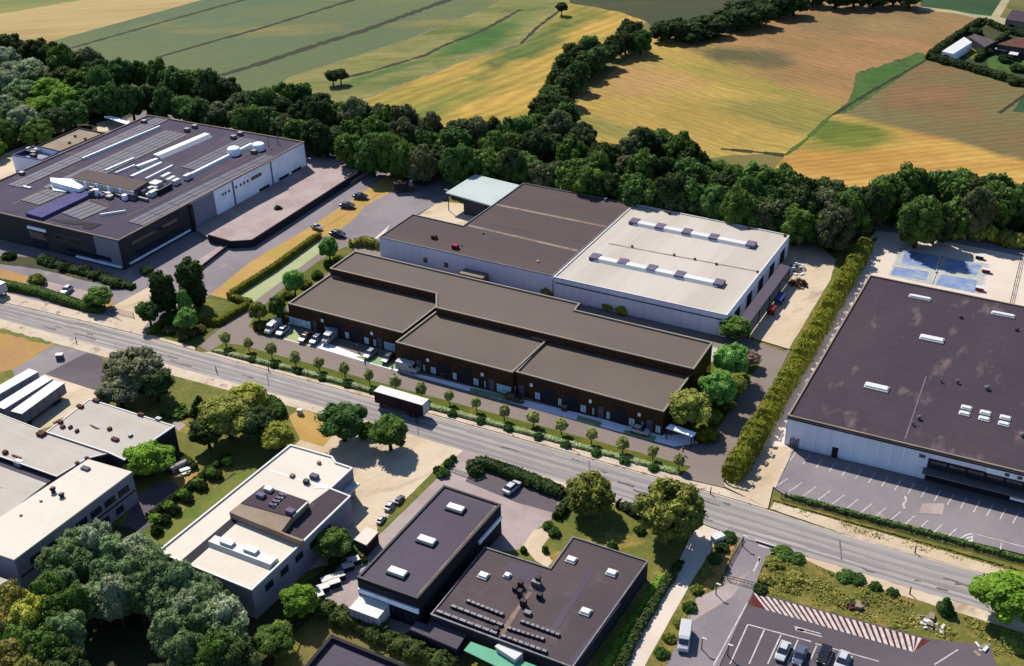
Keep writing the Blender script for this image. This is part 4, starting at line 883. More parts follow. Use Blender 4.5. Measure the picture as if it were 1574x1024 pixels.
tank(*qb(815, 365), 2.0, 2.6); tank(*qb(1010, 330), 1.9, 2.4)
for p in ((1085, 290), (1160, 270)): pp = P(*qb(*p), sf.rz+2); MB().tube((pp.x, pp.y, sf.rz), (pp.x, pp.y, sf.rz+4), .12, .08, 6).build('mast', mt['metal'], sf.root)
# roof plant house with louvred pale front, sloping blue sheet roof and cluttered plant
ph = sf.rpoly([qa(560, 578), qa(690, 517), qa(1170, 608), qa(1055, 680)], 2.6, 'brown_roof', 'plant_house')
fr = [P(*qa(560, 578), sf.rz+2.6), P(*qa(1055, 680), sf.rz+2.6)]; d_ = (fr[1]-fr[0]).normalized(); n_ = Vector((d_.y, -d_.x, 0))
for i in range(16):
    m_ = fr[0].lerp(fr[1], (i+.5)/16)+n_*.12; MB().box(m_.x, m_.y, sf.rz, (fr[1]-fr[0]).length/16-.25, .22, 2.4, math.atan2(d_.y, d_.x)).build('louvre_panel', mt['white' if i % 3 else 'band'], sf.root)
sf.rpoly([qa(200, 858), qa(640, 668), qa(722, 705), qa(330, 892)], .9, 'blue_sheet', 'sheet_roof')
sf.rpoly([qa(395, 580), qa(560, 590), qa(660, 650), qa(620, 668), qa(400, 610)], 2.0, 'band', 'plant_screen')
sf.rpoly([qa(400, 640), qa(600, 640), qa(520, 690), qa(420, 680)], .5, 'white', 'plant_deck')
sf.rpoly([qa(640, 925), qa(800, 945), qa(715, 985), qa(655, 978)], .12, 'rubber', 'light_well')
sf.rpoly([qa(395, 905), qa(640, 915), qa(650, 950), qa(500, 940)], .1, 'char_wall', 'light_well')
rp = random.Random(5)
for i in range(26):
    t = rp.random(); x = 700+t*560; y = 640+t*60+rp.uniform(10, 90) - (35 if t > .7 else 0)
    sf.rbox(*qa(x, y), rp.uniform(1., 2.6), rp.uniform(.8, 1.8), rp.uniform(.6, 2.2), rp.choice(['white', 'metal', 'band', 'white', 'louver']), 'air_handling_unit', a=R_(rp.choice([2, 2, 92])))
for i in range(5): sf.rstrip(qa(720+i*90, 690+i*14), qa(800+i*92, 730+i*10), .6, .9, 'metal', 'duct')
for x, y, L, W in ((1310, 590, 3.6, 1.2), (1350, 615, 3.2, 1.2), (1390, 630, 2.4, 1.4), (1480, 590, 2.6, 1.4), (1230, 650, 3, 3), (1210, 720, 3, 1.4), (1300, 690, 6, .5), (740, 600, 3, 1.4)): sf.rbox(*qa(x, y), L, W, 1.5, 'white' if L < 5 else 'darkmetal', 'chiller', a=R_(93))
# walls: road front (edge 4->0) and the long side (edge 0->1)
L0 = sf.edge(0)[3]
sf.wbox(0, L0*.345, L0*.995, .3, 8.6, 'lav_wall', 'wall_panel', .12)
sf.wbox(0, L0*.33, L0*.345, .1, 8.7, 'darkmetal', 'expansion_joint', .5)
sf.wbox(0, L0*.35, L0*.46, .3, 8.5, 'grey_wall', 'wall_panel', .2)
sf.window(0, 4, 22, 5.6, 6.7, mull=8); sf.window(0, 5, 24, 1.6, 3.6, mull=8)
sf.wbox(0, 2, 26, .9, 1.3, 'band', 'ledge', .5)
for i, t in enumerate((.50, .515, .535, .575, .60, .62, .64)): sf.window(0, L0*t, L0*t+.8, 5.8, 6.6, out=.2)
sf.window(0, L0*.665, L0*.725, 5.6, 6.7, mull=4, out=.2)
for t in (.56, .78): sf.wbox(0, L0*t, L0*t+.5, .2, 8.5, 'metal', 'downpipe', .3)
for t in (.7, .82, .9): sf.wbox(0, L0*t, L0*t+5, .1, 1.7, 'char_wall', 'loading_door', .2)
k4 = 4; L4 = sf.edge(k4)[3]
print('sf front len', L4, L0)
sf.wbox(k4, L4-9, L4-.2, 1.0, 8.6, 'grey_wall', 'wall_panel', .15)
sf.window(k4, L4-24, L4-14, 4.6, 6.3, frame='tan_roof', glass='glass', mull=3)
sf.window(k4, L4-20, L4-4, 1.7, 3.0, mull=7, out=.2)
sf.wbox(k4, L4-17, L4-.5, .7, 1.1, 'band', 'ledge', .7)
sf.wbox(k4, L4-34, L4-27, 6.2, 7.0, 'band', 'entrance_sign', .4); sf.window(k4, L4-34, L4-27.5, .4, 5.6, mull=3)
# annexes on its far side
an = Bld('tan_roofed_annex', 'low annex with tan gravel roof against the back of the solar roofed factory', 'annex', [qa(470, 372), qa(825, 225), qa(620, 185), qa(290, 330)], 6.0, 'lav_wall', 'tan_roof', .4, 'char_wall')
for p in ((545, 300), (590, 250), (670, 270)): an.vent(*qa(*p), .6, .8)
an2 = Bld('plant_enclosure', 'open topped pale blue plant enclosure at the back left of the solar roofed factory', 'enclosure', [qa(90, 402), qa(330, 440), qa(475, 372), qa(260, 328)], 5.5, 'lav_wall', 'grey_wall', 1.6, 'blue_sheet', .5)
for i in range(7): an2.rbox(*qa(200+rp.uniform(0, 130), 370+rp.uniform(0, 60)), 1.8, 1.3, 1.4, rp.choice(['metal', 'darkmetal', 'white']), 'condenser')
canopy('blue_shed', 'small pale blue shed roof in the trees behind the solar roofed factory', [qa(820, 100), qa(860, 92), qa(1030, 130), qa(1000, 160)], 3.5, 'band', 1)
# terrace car park with its retaining wall
TZ = .9
tpx = [(300, 352), (476, 240), (530, 245), (566, 262), (430, 348), (388, 374), (356, 376), (345, 374), (322, 366)]
tp = [P(x, y, TZ) for x, y in tpx]; tb = MB().prism([(p.x, p.y) for p in tp], 0, TZ); tag(tb.build('terrace', mt['pinklot']), kind='structure')
rw = thing('retaining_wall', 'dark retaining wall with parapet along the edge of the pink paved terrace', 'wall', tuple(P(430, 348)))
wpts = [P(x, y, TZ) for x, y in [(566, 261), (430, 349), (388, 376), (356, 378), (321, 368)]]
for a, b in zip(wpts, wpts[1:]): MB().bar((a.x, a.y, 0), (b.x, b.y, 0), .35, TZ+1.5, 0).build('wall_panel', mt['char_wall'], rw)
MB().bar(P(356, 378), P(309, 415), .3, 1.1, 0).build('ramp_wall', mt['char_wall'], rw)
sheet('ramp', [(344, 376), (356, 379), (311, 415), (300, 405)], 'pinklot')
ts = []
for i in range(17):
    f = i/16; a = lp((318, 356), (505, 248), f); ts.append((a, (a[0]+9, a[1]+9)))
for i in range(15):
    f = i/14; a = lp((352, 366), (520, 262), f); ts.append((a, (a[0]+9, a[1]+9)))
mbm = MB()
for a, b in ts:
    a, b = P(*a, TZ), P(*b, TZ); d = (b-a).normalized(); n = Vector((-d.y, d.x, 0))*.12; k = len(mbm.v)
    mbm.v += [(u.x, u.y, TZ+.004) for u in (a-n, b-n, b+n, a+n)]; mbm.f.append((k, k+1, k+2, k+3))
tag(mbm.build('bay_marking', M('worn_bay_paint', c(214, 198, 190), fine=.1)), kind='structure')

# --- big plum roofed store on the right
rb = Bld('plum_roofed_store', 'very large store with patched plum grey roof and ribbed pale wall facing the car park', 'store',
         [(1211, 638), (1720, 761), (1720, 500), (1337.2, 422.5)], 7.4, 'pale_wall', 'plum_roof', .35, 'tan_roof', .3)
rr = lambda x, y: (1180+x/3.657, 320+y/3.657); rs = lambda x, y: (1180+x/3.2, 560+y/3.2)
for p, L, W in ((rr(855, 508), 4.8, 1.2), (rr(1322, 604), 4.8, 1.2), (rr(922, 740), 4.9, 1.9), (rr(612, 1012), 4.6, 1.9)): rb.rbox(*p, L, W, .6, 'domes', 'rooflight', curb='white', tx=.95, ty=.8)
for p in ((977, 218), (967, 246), (1070, 243), (1063, 272), (1168, 267), (1160, 297)): rb.rbox(*rs(*p), 1.8, 1.2, .5, 'domes', 'rooflight', curb='white', tx=.9, ty=.8)
for p, r in (((855, 80), .3), ((935, 85), .4), ((1080, 115), .6), ((745, 262), .5), ((715, 290), .3), ((1255, 345), .6)): rb.vent(*rs(*p), r, .9)
for p in ((1085, 610), (1400, 680)): rb.vent(*rr(*p), .5, .7, 'rust')
rb.rstrip(rs(780, 60), rs(675, 370), .25, .05, 'metal', 'roof_seam')
i0 = 0; Lr = rb.edge(0)[3]
rb.wbox(0, .3, 27.5, .8, 6.6, 'pale_wall', 'ribbed_panel', .15)
for i in range(11): rb.wbox(0, .8+i*2.45, 1.0+i*2.45, .6, 6.6, 'band', 'wall_rib', .2)
rb.wbox(0, 0, Lr, 6.75, 7.1, 'char_wall', 'fascia', .45)
rb.wbox(0, 27.6, Lr-.3, .2, 5.4, 'char_wall', 'glazed_front', .12)
for i in range(12): t = 28+i*3.4; rb.window(0, t, t+3.0, 3.6, 5.2, mull=3, out=.22); rb.window(0, t, t+3.0, .5, 3.0, mull=2, out=.22)
rb.wbox(0, 38, Lr-.3, 5.4, 6.7, 'band', 'pale_fascia', .25)
for t in (41.2, 43.4, 47, 49.2, 53): rb.window(0, t, t+.8, 5.7, 6.4, out=.3)
rb.wbox(0, 27, Lr-.3, 2.9, 3.15, 'metal', 'entrance_canopy', 2.2)
rb.wbox(0, 9.6, 10.8, .05, 2.6, 'darkmetal', 'door', .25); rb.wbox(0, 25.8, 27, 5.2, 5.9, 'louver', 'wall_sign', .25); rb.wbox(0, 43, 46, 1.4, 2.0, 'band', 'entrance_sign', 1.2)
for i in range(4): rb.wbox(0, 1.2+i*.5, 1.4+i*.5, 0, 2.2+.3*(i % 2), 'metal', 'gas_pipe', .6)
pst = [(700, 535, 3), (815, 545, 3), (945, 575, 3), (1210, 650, 3)]

# --- dark slate office and its neighbour
do = Bld('slate_roofed_office', 'two storey office with slate grey roof, three rooflights and a pale window band', 'office',
         [(548.9, 886.6), (641.6, 919.7), (769.8, 774.9), (682.2, 745.7)], 7.2, 'char_wall', 'slate_roof', .3, 'darkmetal', .35)
qd = lambda x, y: (540+x/3.938, 700+y/3.938)
for p in ((632, 330), (457, 525), (280, 718)): do.rbox(*qd(*p), 3.3, 1.6, .75, 'domes', 'rooflight', curb='darkmetal', tx=.95, ty=.85)
do.rstrip(qd(880, 305), qd(400, 855), .55, .04, 'seam', 'gravel_strip')
L_ = do.edge(0)[3]; do.wbox(0, .1, L_+.1, 4.0, 4.9, 'band', 'window_band', .35); do.wbox(0, .3, L_-.3, 5.2, 6.6, 'char_wall', 'upper_band', .2)
for i in range(8): do.window(0, .5+i*L_/8.4, .5+i*L_/8.4+1.1, 1.2, 3.4, mull=1)
L_ = do.edge(1)[3]; do.wbox(1, L_*.7, L_-.2, 4.0, 4.7, 'band', 'window_band', .35); do.window(1, 1, L_*.68, 4.1, 4.5, mull=14)
do.wbox(1, .5, L_*.68, 1.5, 3.2, 'glass', 'lower_glazing', .06)
er = Bld('umber_roofed_workshop', 'brown felt roofed workshop with rows of low solar panels and small square rooflights', 'workshop',
         [(662, 944), (873, 1023), (895, 1024), (995.5, 862), (880.5, 824.5), (846, 873), (745.5, 840.5)][:1] + [(876, 1024), (880, 1025.5), (996, 862), (880.5, 824.5), (846, 873), (745.5, 840.5)], 4.6, 'char_wall', 'umber_roof', .25, 'metal', .18)
qe = lambda x, y: (620+x/4.63, 820+y/4.63)
for p in ((570, 308), (1195, 195), (1482, 288), (1297, 565)): er.rbox(*qe(*p), 1.5, 1.3, .6, 'domes', 'rooflight', curb='white', ty=.85)
er.rbox(*qe(740, 307), .9, .9, .6, 'domes', 'rooflight', curb='white')
for a, b in (((235, 560), (670, 725)), ((340, 523), (710, 665)), ((450, 485), (715, 590)), ((695, 735), (1025, 855)), ((740, 680), (1005, 765)), ((835, 632), (1115, 735))):
    a, b = P(*qe(*a), er.rz), P(*qe(*b), er.rz); n = 8; d = b-a; mm = MB(); gl = MB(); r = math.atan2(d.y, d.x)
    for i in range(n):
        m_ = a+d*((i+.5)/n); mm.box(m_.x, m_.y, er.rz, d.length/n-.12, .8, .45, r, 1, .5); gl.box(m_.x, m_.y-.02, er.rz+.45, d.length/n-.2, .5, .05, r)
    mm.build('solar_row', mt['char_wall'], er.root); gl.build('solar_row', mt['metal'], er.root)
for a, b, w_ in (((975, 320), (915, 400), 1.2), ((905, 420), (800, 560), .7), ((800, 560), (700, 720), .9)): er.rstrip(qe(*a), qe(*b), w_, .05, 'seam', 'roof_seam')
er.rstrip(qe(1340, 270), qe(1080, 670), 1.1, .03, 'slate_roof', 'roof_patch'); er.rpoly([qe(760, 200), qe(990, 262), qe(930, 350), qe(705, 285)], .02, 'slate_roof', 'roof_patch'); er.rpoly([qe(1180, 900), qe(1480, 560), qe(1500, 480), qe(1545, 500), qe(1230, 940)], .02, 'slate_roof', 'roof_patch')
for x, y, L, H in ((945, 375, 1.6, 1.1), (960, 360, .8, 1.6), (835, 380, .8, 1.2), (795, 405, .7, .8), (830, 450, .7, 1.5), (970, 460, .9, 1.), (855, 515, 1., 1.3), (885, 575, 1.2, .6), (660, 690, .8, .6)): er.rbox(*qe(x, y), L, .8, H, 'metal' if L > 1 else 'darkmetal', 'roof_unit')
fs_ = Bld('flat_roofed_shed', 'small plum grey roofed shed between the slate roofed office and the mint green awning', 'shed', [qe(50, 680), qe(380, 820), qe(450, 712), qe(205, 622), qe(178, 652), qe(92, 628)], 3.0, 'char_wall', 'slate_roof', 0)
for i in range(4): fs_.window(0, 1+i*2.2, 2.3+i*2.2, .9, 2.0)
aw = canopy('mint_green_awning', 'bright mint green awning below the solar panels of the brown workshop', [qe(430, 832), qe(480, 770), qe(700, 850), qe(960, 945), qe(840, 1000), qe(650, 940)], 3.0, 'mint_awning', 1, .15)

# --- cream roofed building with roof court, centre left
qc = lambda x, y: (220+x/4.268, 680+y/4.268)
cb = Bld('cream_roofed_works', 'cream roofed works building with sunken roof court and dark raised plant roof', 'workshop',
         [qc(90, 715), qc(712, 968), qc(1062, 640), qc(1362, 350), qc(1232, 300), qc(1375, 165), qc(1265, 128), qc(1240, 90), qc(965, 12)], 7.0, 'grey_wall', 'cream_roof', .3, 'white', .3)
cb.rpoly([qc(1110, 388), qc(1230, 302), qc(1358, 352), qc(1055, 640), qc(905, 585), qc(985, 492)], .14, 'plum_roof', 'dark_roof_section')
cb.rpoly([qc(565, 458), qc(790, 282), qc(1085, 385), qc(975, 490), qc(905, 585), qc(1055, 640), qc(1040, 650)], 1.5, 'tan_roof', 'raised_roof')
cb.rpoly([qc(640, 398), qc(790, 284), qc(1083, 386), qc(978, 492)], .12, 'plum_roof', 'plant_deck', z=cb.rz+1.5)
cb.rpoly([qc(255, 770), qc(575, 500), qc(620, 520), qc(310, 795)], .06, 'char_wall', 'light_well')
cb.rbox(*qc(655, 730), 13.5, 2.6, .9, 'white', 'rooflight_unit', a=R_(2), ty=.7)
for p in ((560, 690), (715, 740)): cb.rbox(*qc(*p), 2.6, 1.2, 1.5, 'domes', 'rooflight_hatch')
for i in range(4): cb.rbox(*qc(845+i*22, 420-i*22), 1.1, .6, .6, 'louver', 'condenser', z=cb.rz+1.5)
cb.rstrip(qc(985, 490), qc(1080, 398), .3, .3, 'white', 'pipe_rail', z=cb.rz+1.5); cb.rstrip(qc(850, 432), qc(935, 348), .3, .3, 'white', 'pipe_rail', z=cb.rz+1.5)
for x, y, m_ in ((825, 320, 'white'), (775, 360, 'louver'), (968, 465, 'louver')): cb.rbox(*qc(x, y), 1.6, 1.1, .8, m_, 'condenser', z=cb.rz+1.5)
cb.rbox(*qc(1125, 235), 1.6, 1., .8, 'louver', 'roof_unit'); cb.rbox(*qc(1072, 268), 1., .8, .8, 'darkmetal', 'roof_unit'); cb.rbox(*qc(980, 225), .8, .8, .5, 'tan_roof', 'roof_unit'); cb.rbox(*qc(1155, 140), .6, .6, .5, 'tan_roof', 'roof_unit')
cb.rstrip(qc(820, 180), qc(1230, 310), .5, .03, 'white', 'roof_seam'); cb.rstrip(qc(1130, 290), qc(1215, 290), 1.2, .04, 'white', 'roof_patch')
for i in range(5): cb.window(1, 3+i*4, 5+i*4, 4., 5.4); 
for i in range(3): cb.wbox(4, .5+i*2, 1.8+i*2, .1, 3, 'metal', 'roller_door', .1)
cb.wbox(4, .3, cb.edge(4)[3]-.3, 3.6, 4.0, 'white', 'door_canopy', 1.6)

# --- weathered warehouse group, lower left
qf = lambda x, y: (x/4.653, 480+y/4.653); qg = lambda x, y: (x/4.653, 640+y/4.653)
lw = Bld('weathered_warehouse', 'old warehouse with rust streaked off white sheet roof beside the dark paved yard', 'warehouse',
         [qf(330, 855), qf(770, 1000), qf(890, 1055), qf(1248, 812), qf(640, 618)], 6.2, 'char_wall', 'rust_roof', .15, 'white', .2)
for x, y, L in ((690, 638, 1.6), (575, 680, 1.5), (1010, 738, 1.3), (1135, 770, 1.2), (825, 915, 1.6), (450, 825, .8), (505, 828, .5), (552, 855, .5), (785, 840, .7), (935, 888, .6), (430, 790, 1.2)): lw.rbox(*qf(x, y), L, .8, .5, rp.choice(['rust', 'metal', 'rust']), 'roof_vent')
lw.rpoly([qf(375, 790), qf(455, 752), qf(450, 775), qf(385, 805)], .03, 'rust', 'rust_patch'); lw.rpoly([qf(640, 800), qf(720, 835), qf(690, 838), qf(650, 818)], .03, 'rust', 'rust_patch')
lv = Bld('pale_warehouse', 'pale sheet roofed warehouse between the rust streaked roof and the cream roofed hall', 'warehouse',
         [(-60, 683), qg(-100, 250), qg(405, 428), qg(620, 300), qg(775, 262), qg(300, 98), (-60, 612)][1:], 5.9, 'char_wall', 'rust_roof', .1, 'white', .15)
lv.rbox(*qg(298, 133), 1.6, 1.3, .7, 'rust', 'roof_vent'); lv.rbox(*qg(40, 265), .9, .8, .6, 'rust', 'roof_vent'); lv.rbox(*qg(120, 292), 2.4, .4, .2, 'rust', 'roof_vent'); lv.vent(*qg(620, 300), .5, .6, 'rust'); lv.vent(*qg(552, 335), .5, .6, 'rust')
lu = Bld('low_link_building', 'low grey sheet roofed link between two pale warehouse roofs', 'link building', [qg(-100, 320), qg(335, 478), qg(410, 430), qg(-100, 254)], 4.9, 'char_wall', 'slate_roof', 0)
lu.rbox(*qg(140, 348), 1.7, 1.2, 1.0, 'white', 'roof_unit')
lx = Bld('sheet_roofed_hall', 'off white sheet roofed hall directly beside the long cream roof', 'hall', [qg(-160, 800), qg(10, 715), qg(100, 655), qg(330, 480), qg(-160, 300)], 5.9, 'char_wall', 'rust_roof', 0)
ch = Bld('cream_roofed_hall', 'long two storey hall with smooth cream roof and dark window wall facing the garden', 'hall',
         [qg(-260, 900), qg(100, 1024), qg(942, 397), qg(630, 308), qg(0, 722), qg(-260, 870-10)], 7.6, 'grey_wall', 'cream_roof', .0)
qi = lambda x, y: (x/4.653, 640+y/4.653)
for x, y, H in ((378, 525, 1.2), (440, 563, .9)): ch.vent(*qi(x, y), .6, H, 'darkmetal')
ch.rbox(*qi(613, 378), 1.8, .9, .4, 'louver', 'roof_hatch'); ch.rbox(*qi(293, 608), .4, .4, .3, 'metal', 'roof_vent'); ch.rbox(*qi(150, 710), .4, .4, .3, 'metal', 'roof_vent')
Lh = ch.edge(1)[3]
for i in range(7): ch.window(1, Lh*(.1+.125*i), Lh*(.1+.125*i)+2.6, 4.2, 5.6, mull=2)
ch.wbox(1, .3, ch.edge(1)[3]-.2, 3.2, 3.5, 'darkmetal', 'wall_band', .1)
for i in range(6): ch.window(1, Lh*(.15+.13*i), Lh*(.15+.13*i)+1.8, 1., 2.4)
lw.wbox(3, 0, .3, .1, 5.9, 'metal', 'downpipe', .2) if False else None
# lower end building
lb = Bld('cream_gabled_store', 'small building with rust stained cream roof at the lower left edge', 'store', [(-60, 930), (12, 892), (-60, 866)], 5.6, 'grey_wall', 'rust_roof', 0)
# --- bottom building and sheds
bb = Bld('parapet_roofed_unit', 'unit with ribbed grey roof inside a dark parapet at the bottom edge', 'unit', [(455, 1040), (640, 1108), (700, 1052), (620, 1021), (509, 975.5)], 4.6, 'pale_wall', 'slate_roof', .8, 'char_wall', .5)
gs = Bld('garden_shed', 'small cream flat roofed shed behind the white topped containers', 'shed', [(544.5, 829), (563, 837.5), (581, 817.5), (563.5, 810)], 3.0, 'char_wall', 'cream_roof', 0)
gs.wbox(0, .5, 2.0, .1, 2.1, 'metal', 'door', .1)
fg = Bld('white_marquee', 'long white roofed greenhouse far off in the gardens at the upper right', 'greenhouse', [(1448, 79), (1465, 83), (1494, 65), (1482, 57)], 3.6, 'lav_wall', 'white', 0)
fg.window(0, 1, 3.5, .3, 2.6); 
h1 = Bld('brown_roofed_house', 'brown tiled house at the upper right edge beside a small mint canopy', 'house', [(1533, 68), (1600, 78), (1600, 62), (1566, 57)], 4.5, 'dark_wall', 'rust', 0)
h1.window(0, 2, 4, 1, 2.4); h1.window(0, 7, 9, 1, 2.4)
h2 = Bld('dark_roofed_house', 'dark roofed house beside the pale road at the top right corner', 'house', [(1546, 30), (1600, 38), (1600, 20), (1556, 15)], 4.0, 'tan_roof', 'plum_roof', 0); h2.window(0, 2, 4, 1, 2.2)
h3 = Bld('umber_barn', 'dark roofed barn behind the white greenhouse in the far gardens', 'barn', [(1490, 57), (1514, 72), (1530, 64), (1498, 52)], 3.5, 'char_wall', 'umber_roof', 0); h3.window(0, 2, 3.5, 1, 2.2)
canopy('garden_canopy', 'small mint canopy in front of the brown tiled far house', [(1529, 75), (1548, 78), (1551, 73), (1534, 71)], 2.6, 'mint_roof', 1)
canopy('white_garden_canopy', 'small white canopy at the upper right edge beside the mint one', [(1550, 83), (1564, 85), (1567, 80), (1553, 79)], 2.6, 'white', 1)
canopy('bus_shelter', 'pale blue white flat canopy at the end corner of the dark bronze building', [(1024, 657), (1031, 651.5), (1070, 665), (1064.5, 671)], 3.0, 'band', 1, .3)
# ================================================================== TREES AND PLANTS
def interp(tab, x):
    for (x0, y0), (x1, y1) in zip(tab, tab[1:]):
        if x <= x1: return y0+(y1-y0)*(x-x0)/(x1-x0)
    return tab[-1][1]
ORD = ['first', 'second', 'third', 'fourth', 'fifth', 'sixth', 'seventh', 'eighth', 'ninth', 'tenth', 'eleventh', 'twelfth', 'thirteenth', 'fourteenth', 'fifteenth', 'sixteenth', 'seventeenth', 'eighteenth', 'nineteenth', 'twentieth']
TOP = [(-60, 40), (0, 44), (60, 58), (130, 72), (170, 84), (240, 92), (300, 100), (340, 112), (375, 140), (400, 135), (430, 122), (480, 124), (510, 150), (560, 153), (600, 160), (655, 172), (680, 205), (705, 178), (740, 184), (800, 176), (850, 160), (880, 178), (905, 205), (930, 226), (950, 212), (985, 198), (1030, 200), (1060, 214), (1110, 245), (1160, 256), (1230, 262), (1290, 275), (1330, 296), (1370, 272), (1400, 305), (1440, 312), (1470, 305), (1500, 290), (1574, 278), (1640, 280)]
BOT = [(-60, 185), (0, 180), (100, 165), (228, 166), (300, 182), (400, 200), (470, 218), (540, 238), (650, 262), (740, 262), (800, 272), (970, 306), (1110, 328), (1214, 352), (1300, 364), (1340, 328), (1380, 300), (1420, 298), (1574, 322), (1640, 335)]
LMK = [(235, 'left of the solar factory'), (480, 'behind the solar factory'), (690, 'behind the truck yard'), (975, 'behind the brown warehouse'), (1215, 'behind the white warehouse'), (1345, 'behind the scrap yard'), (9999, 'behind the sports court')]
rt_ = random.Random(21); cand = []
for row, frac in ((0, 0.0), (1, .5), (2, 1.0)):
    x = -30 + row*13
    while x < 1610:
        t_, b_ = interp(TOP, x), interp(BOT, x); H = rt_.uniform(11, 17)
        dy = rt_.uniform(-4, 4)
        # crown centre: back row just below the skyline, front row just above the lower edge
        ytop = t_ + 24; ybot = b_ - 16; y = ytop + (ybot-ytop)*frac + dy
        if row != 1 or ybot-ytop > 42: cand.append((row, x+rt_.uniform(-6, 6), y, H))
        x += rt_.uniform(22, 32)
cnt = {}
for row, x, y, H in cand:
    if x < 120 and row > 0 and y > 95: continue
    lm = next(n for lim, n in LMK if x < lim); k = (lm, row); cnt[k] = cnt.get(k, 0)+1
    m_ = rt_.choice(['dark', 'dark', 'deep', 'mid', 'grove', 'mid'] if row < 2 else ['dark', 'deep', 'grove', 'deep', 'mid', 'mid'])
    tone = dict(dark='dark green', deep='deep green', grove='dull grey green', mid='mid green')[m_]
    r_ = rt_.uniform(4.6, 6.4); hh = H*(.92 if row == 2 else 1)
    rowname = ['field', 'middle', 'factory'][row]
    tree('broadleaf_tree', x, y, r_, hh, m_, f'{tone} tree, {ORD[cnt[k]-1]} from left, {rowname} row of belt {lm}', rt_.choice(['full', 'full', 'fullfine']), 'trees in the dark woodland belt', at=.6)
# silver and bright trees far left
for i, (x, y, r_, h_, m_, d) in enumerate([(12, 92, 5, 12, 'silver', 'topmost silver willow at the left edge'), (45, 108, 5.5, 12, 'silver', 'silver green willow right of the topmost one at the left edge'), (8, 125, 5, 12, 'silver', 'silver green willow at the left edge below the topmost one'), (30, 140, 5.5, 11, 'sage', 'sage green willow in the middle of the left edge grove'),
        (75, 138, 5.5, 11, 'bright', 'bright green tree at the centre of the left edge grove'), (100, 150, 5, 11, 'bright', 'bright green tree nearest the factory in the left edge grove'), (60, 165, 5, 10, 'bright', 'low bright green tree below the centre of the left grove'), (2, 160, 4.5, 10, 'silver', 'small silver willow at the left edge above the tan annex'),
        (35, 185, 5.2, 12, 'silver', 'pale silver willow standing just behind the tan roofed annex'), (5, 200, 4.5, 10, 'mid', 'green tree at the left edge behind the plant enclosure'), (85, 182, 4.5, 10, 'dark', 'dark tree beside the pale silver willow behind the annex'), (-15, 222, 4, 8, 'bright', 'bright green tree cut by the left edge above the factory')]):
    tree('willow_tree' if m_ in ('silver', 'sage') else 'broadleaf_tree', x, y, r_*1.2, h_, m_, d, 'fullfine', 'trees of the grove at the left edge')
for i, (x, y, m_, d) in enumerate([(55, 120, 'sage', 'sage tree between the silver willows and the belt, upper part of left grove'), (95, 118, 'dark', 'dark tree where the left edge grove meets the woodland belt'), (20, 108, 'silver', 'silver willow wedged between the two topmost ones at the left edge'), (55, 200, 'mid', 'green tree right behind the plant enclosure at the left edge grove'), (112, 172, 'deep', 'deep green tree behind the tan annex, right side of grove'), (22, 170, 'sage', 'sage tree below the middle of the left edge grove')]):
    tree('broadleaf_tree', x, y, 5.6, 10, m_, d, 'fullfine', 'trees of the grove at the left edge')
# tree row between the two golden fields
row_pts = [(862, 160), (850, 145), (870, 132), (858, 118), (885, 112), (868, 98), (900, 96), (882, 82), (915, 86), (905, 72), (930, 80), (945, 68), (962, 62), (975, 50), (985, 58), (968, 44), (870, 175), (850, 185), (835, 165)]
for i, (x, y) in enumerate(sorted(row_pts, key=lambda p: -p[1])):
    tree('broadleaf_tree', x, y, rt_.uniform(4.4, 6), rt_.uniform(10, 13), ['dark', 'deep', 'dark'][i % 3], f'{["dark", "deep", "dark"][i % 3]} green tree, {ORD[i]} from the bottom of the row between golden fields', 'full', 'trees of the row between the golden fields')
# far tree line at the top
fl = [(1018, 44), (1040, 40), (1062, 44), (1078, 34), (1098, 36), (1115, 24), (1135, 26), (1150, 14), (1168, 18), (1180, 4), (1200, 6), (1222, 0), (1250, -8), (1285, -6), (1315, -10), (1345, -8), (1375, -10), (1400, -8), (1132, 8), (1165, -4), (1060, 54), (1090, 48)]
for i, (x, y) in enumerate(fl): tree('broadleaf_tree', x, y, rt_.uniform(6, 8), rt_.uniform(8, 12) if i < 18 else 5, 'dark', f'dark far tree, {ORD[i] if i < 20 else ["second lowest", "lowest"][i-20]} along the far line behind the brown field', 'full', 'trees of the far line at the top')
for x, y, d in ((511, 118, 'left of the pair of small dark trees alone in the yellow meadow'), (523, 116, 'right and taller of the pair of small dark trees in the yellow meadow'), (863, 12, 'single small dark tree at the end of a ditch near the top')): tree('field_tree', x, y, 3.2, 6, 'dark', d, 'broad')
for i, (x, y) in enumerate([(1455, 93), (1480, 99), (1508, 107), (1538, 116), (1560, 124), (1545, 90), (1563, 104), (1500, 48), (1515, 78)]): shrub('far_bush', x, y, 3.5, 2.6, 'dark', f'dark bush, {ORD[i]} from the left round the gardens at the upper right', 'bushes round the far gardens')
hedge('garden_hedge', [(1426, 90), (1465, 62), (1506, 36)], 2.4, 2.6, 'dark', 'dark hedge along the edge of the brown field beside the white greenhouse', dens=3, leaf=.6)
hedge('garden_hedge', [(1426, 91), (1480, 105), (1574, 133), (1640, 150)], 2.6, 2.6, 'dark', 'dark hedge along the lower side of the far gardens', dens=3, leaf=.6)
hedge('garden_hedge', [(1500, 95), (1532, 68), (1548, 56)], 2., 2.4, 'dark', 'dark hedge between the two far gardens', dens=3, leaf=.6)
hedge('garden_hedge', [(1512, 36), (1545, 50), (1600, 66)], 2., 2.6, 'dark', 'dark hedge below the pale far road', dens=3, leaf=.6)
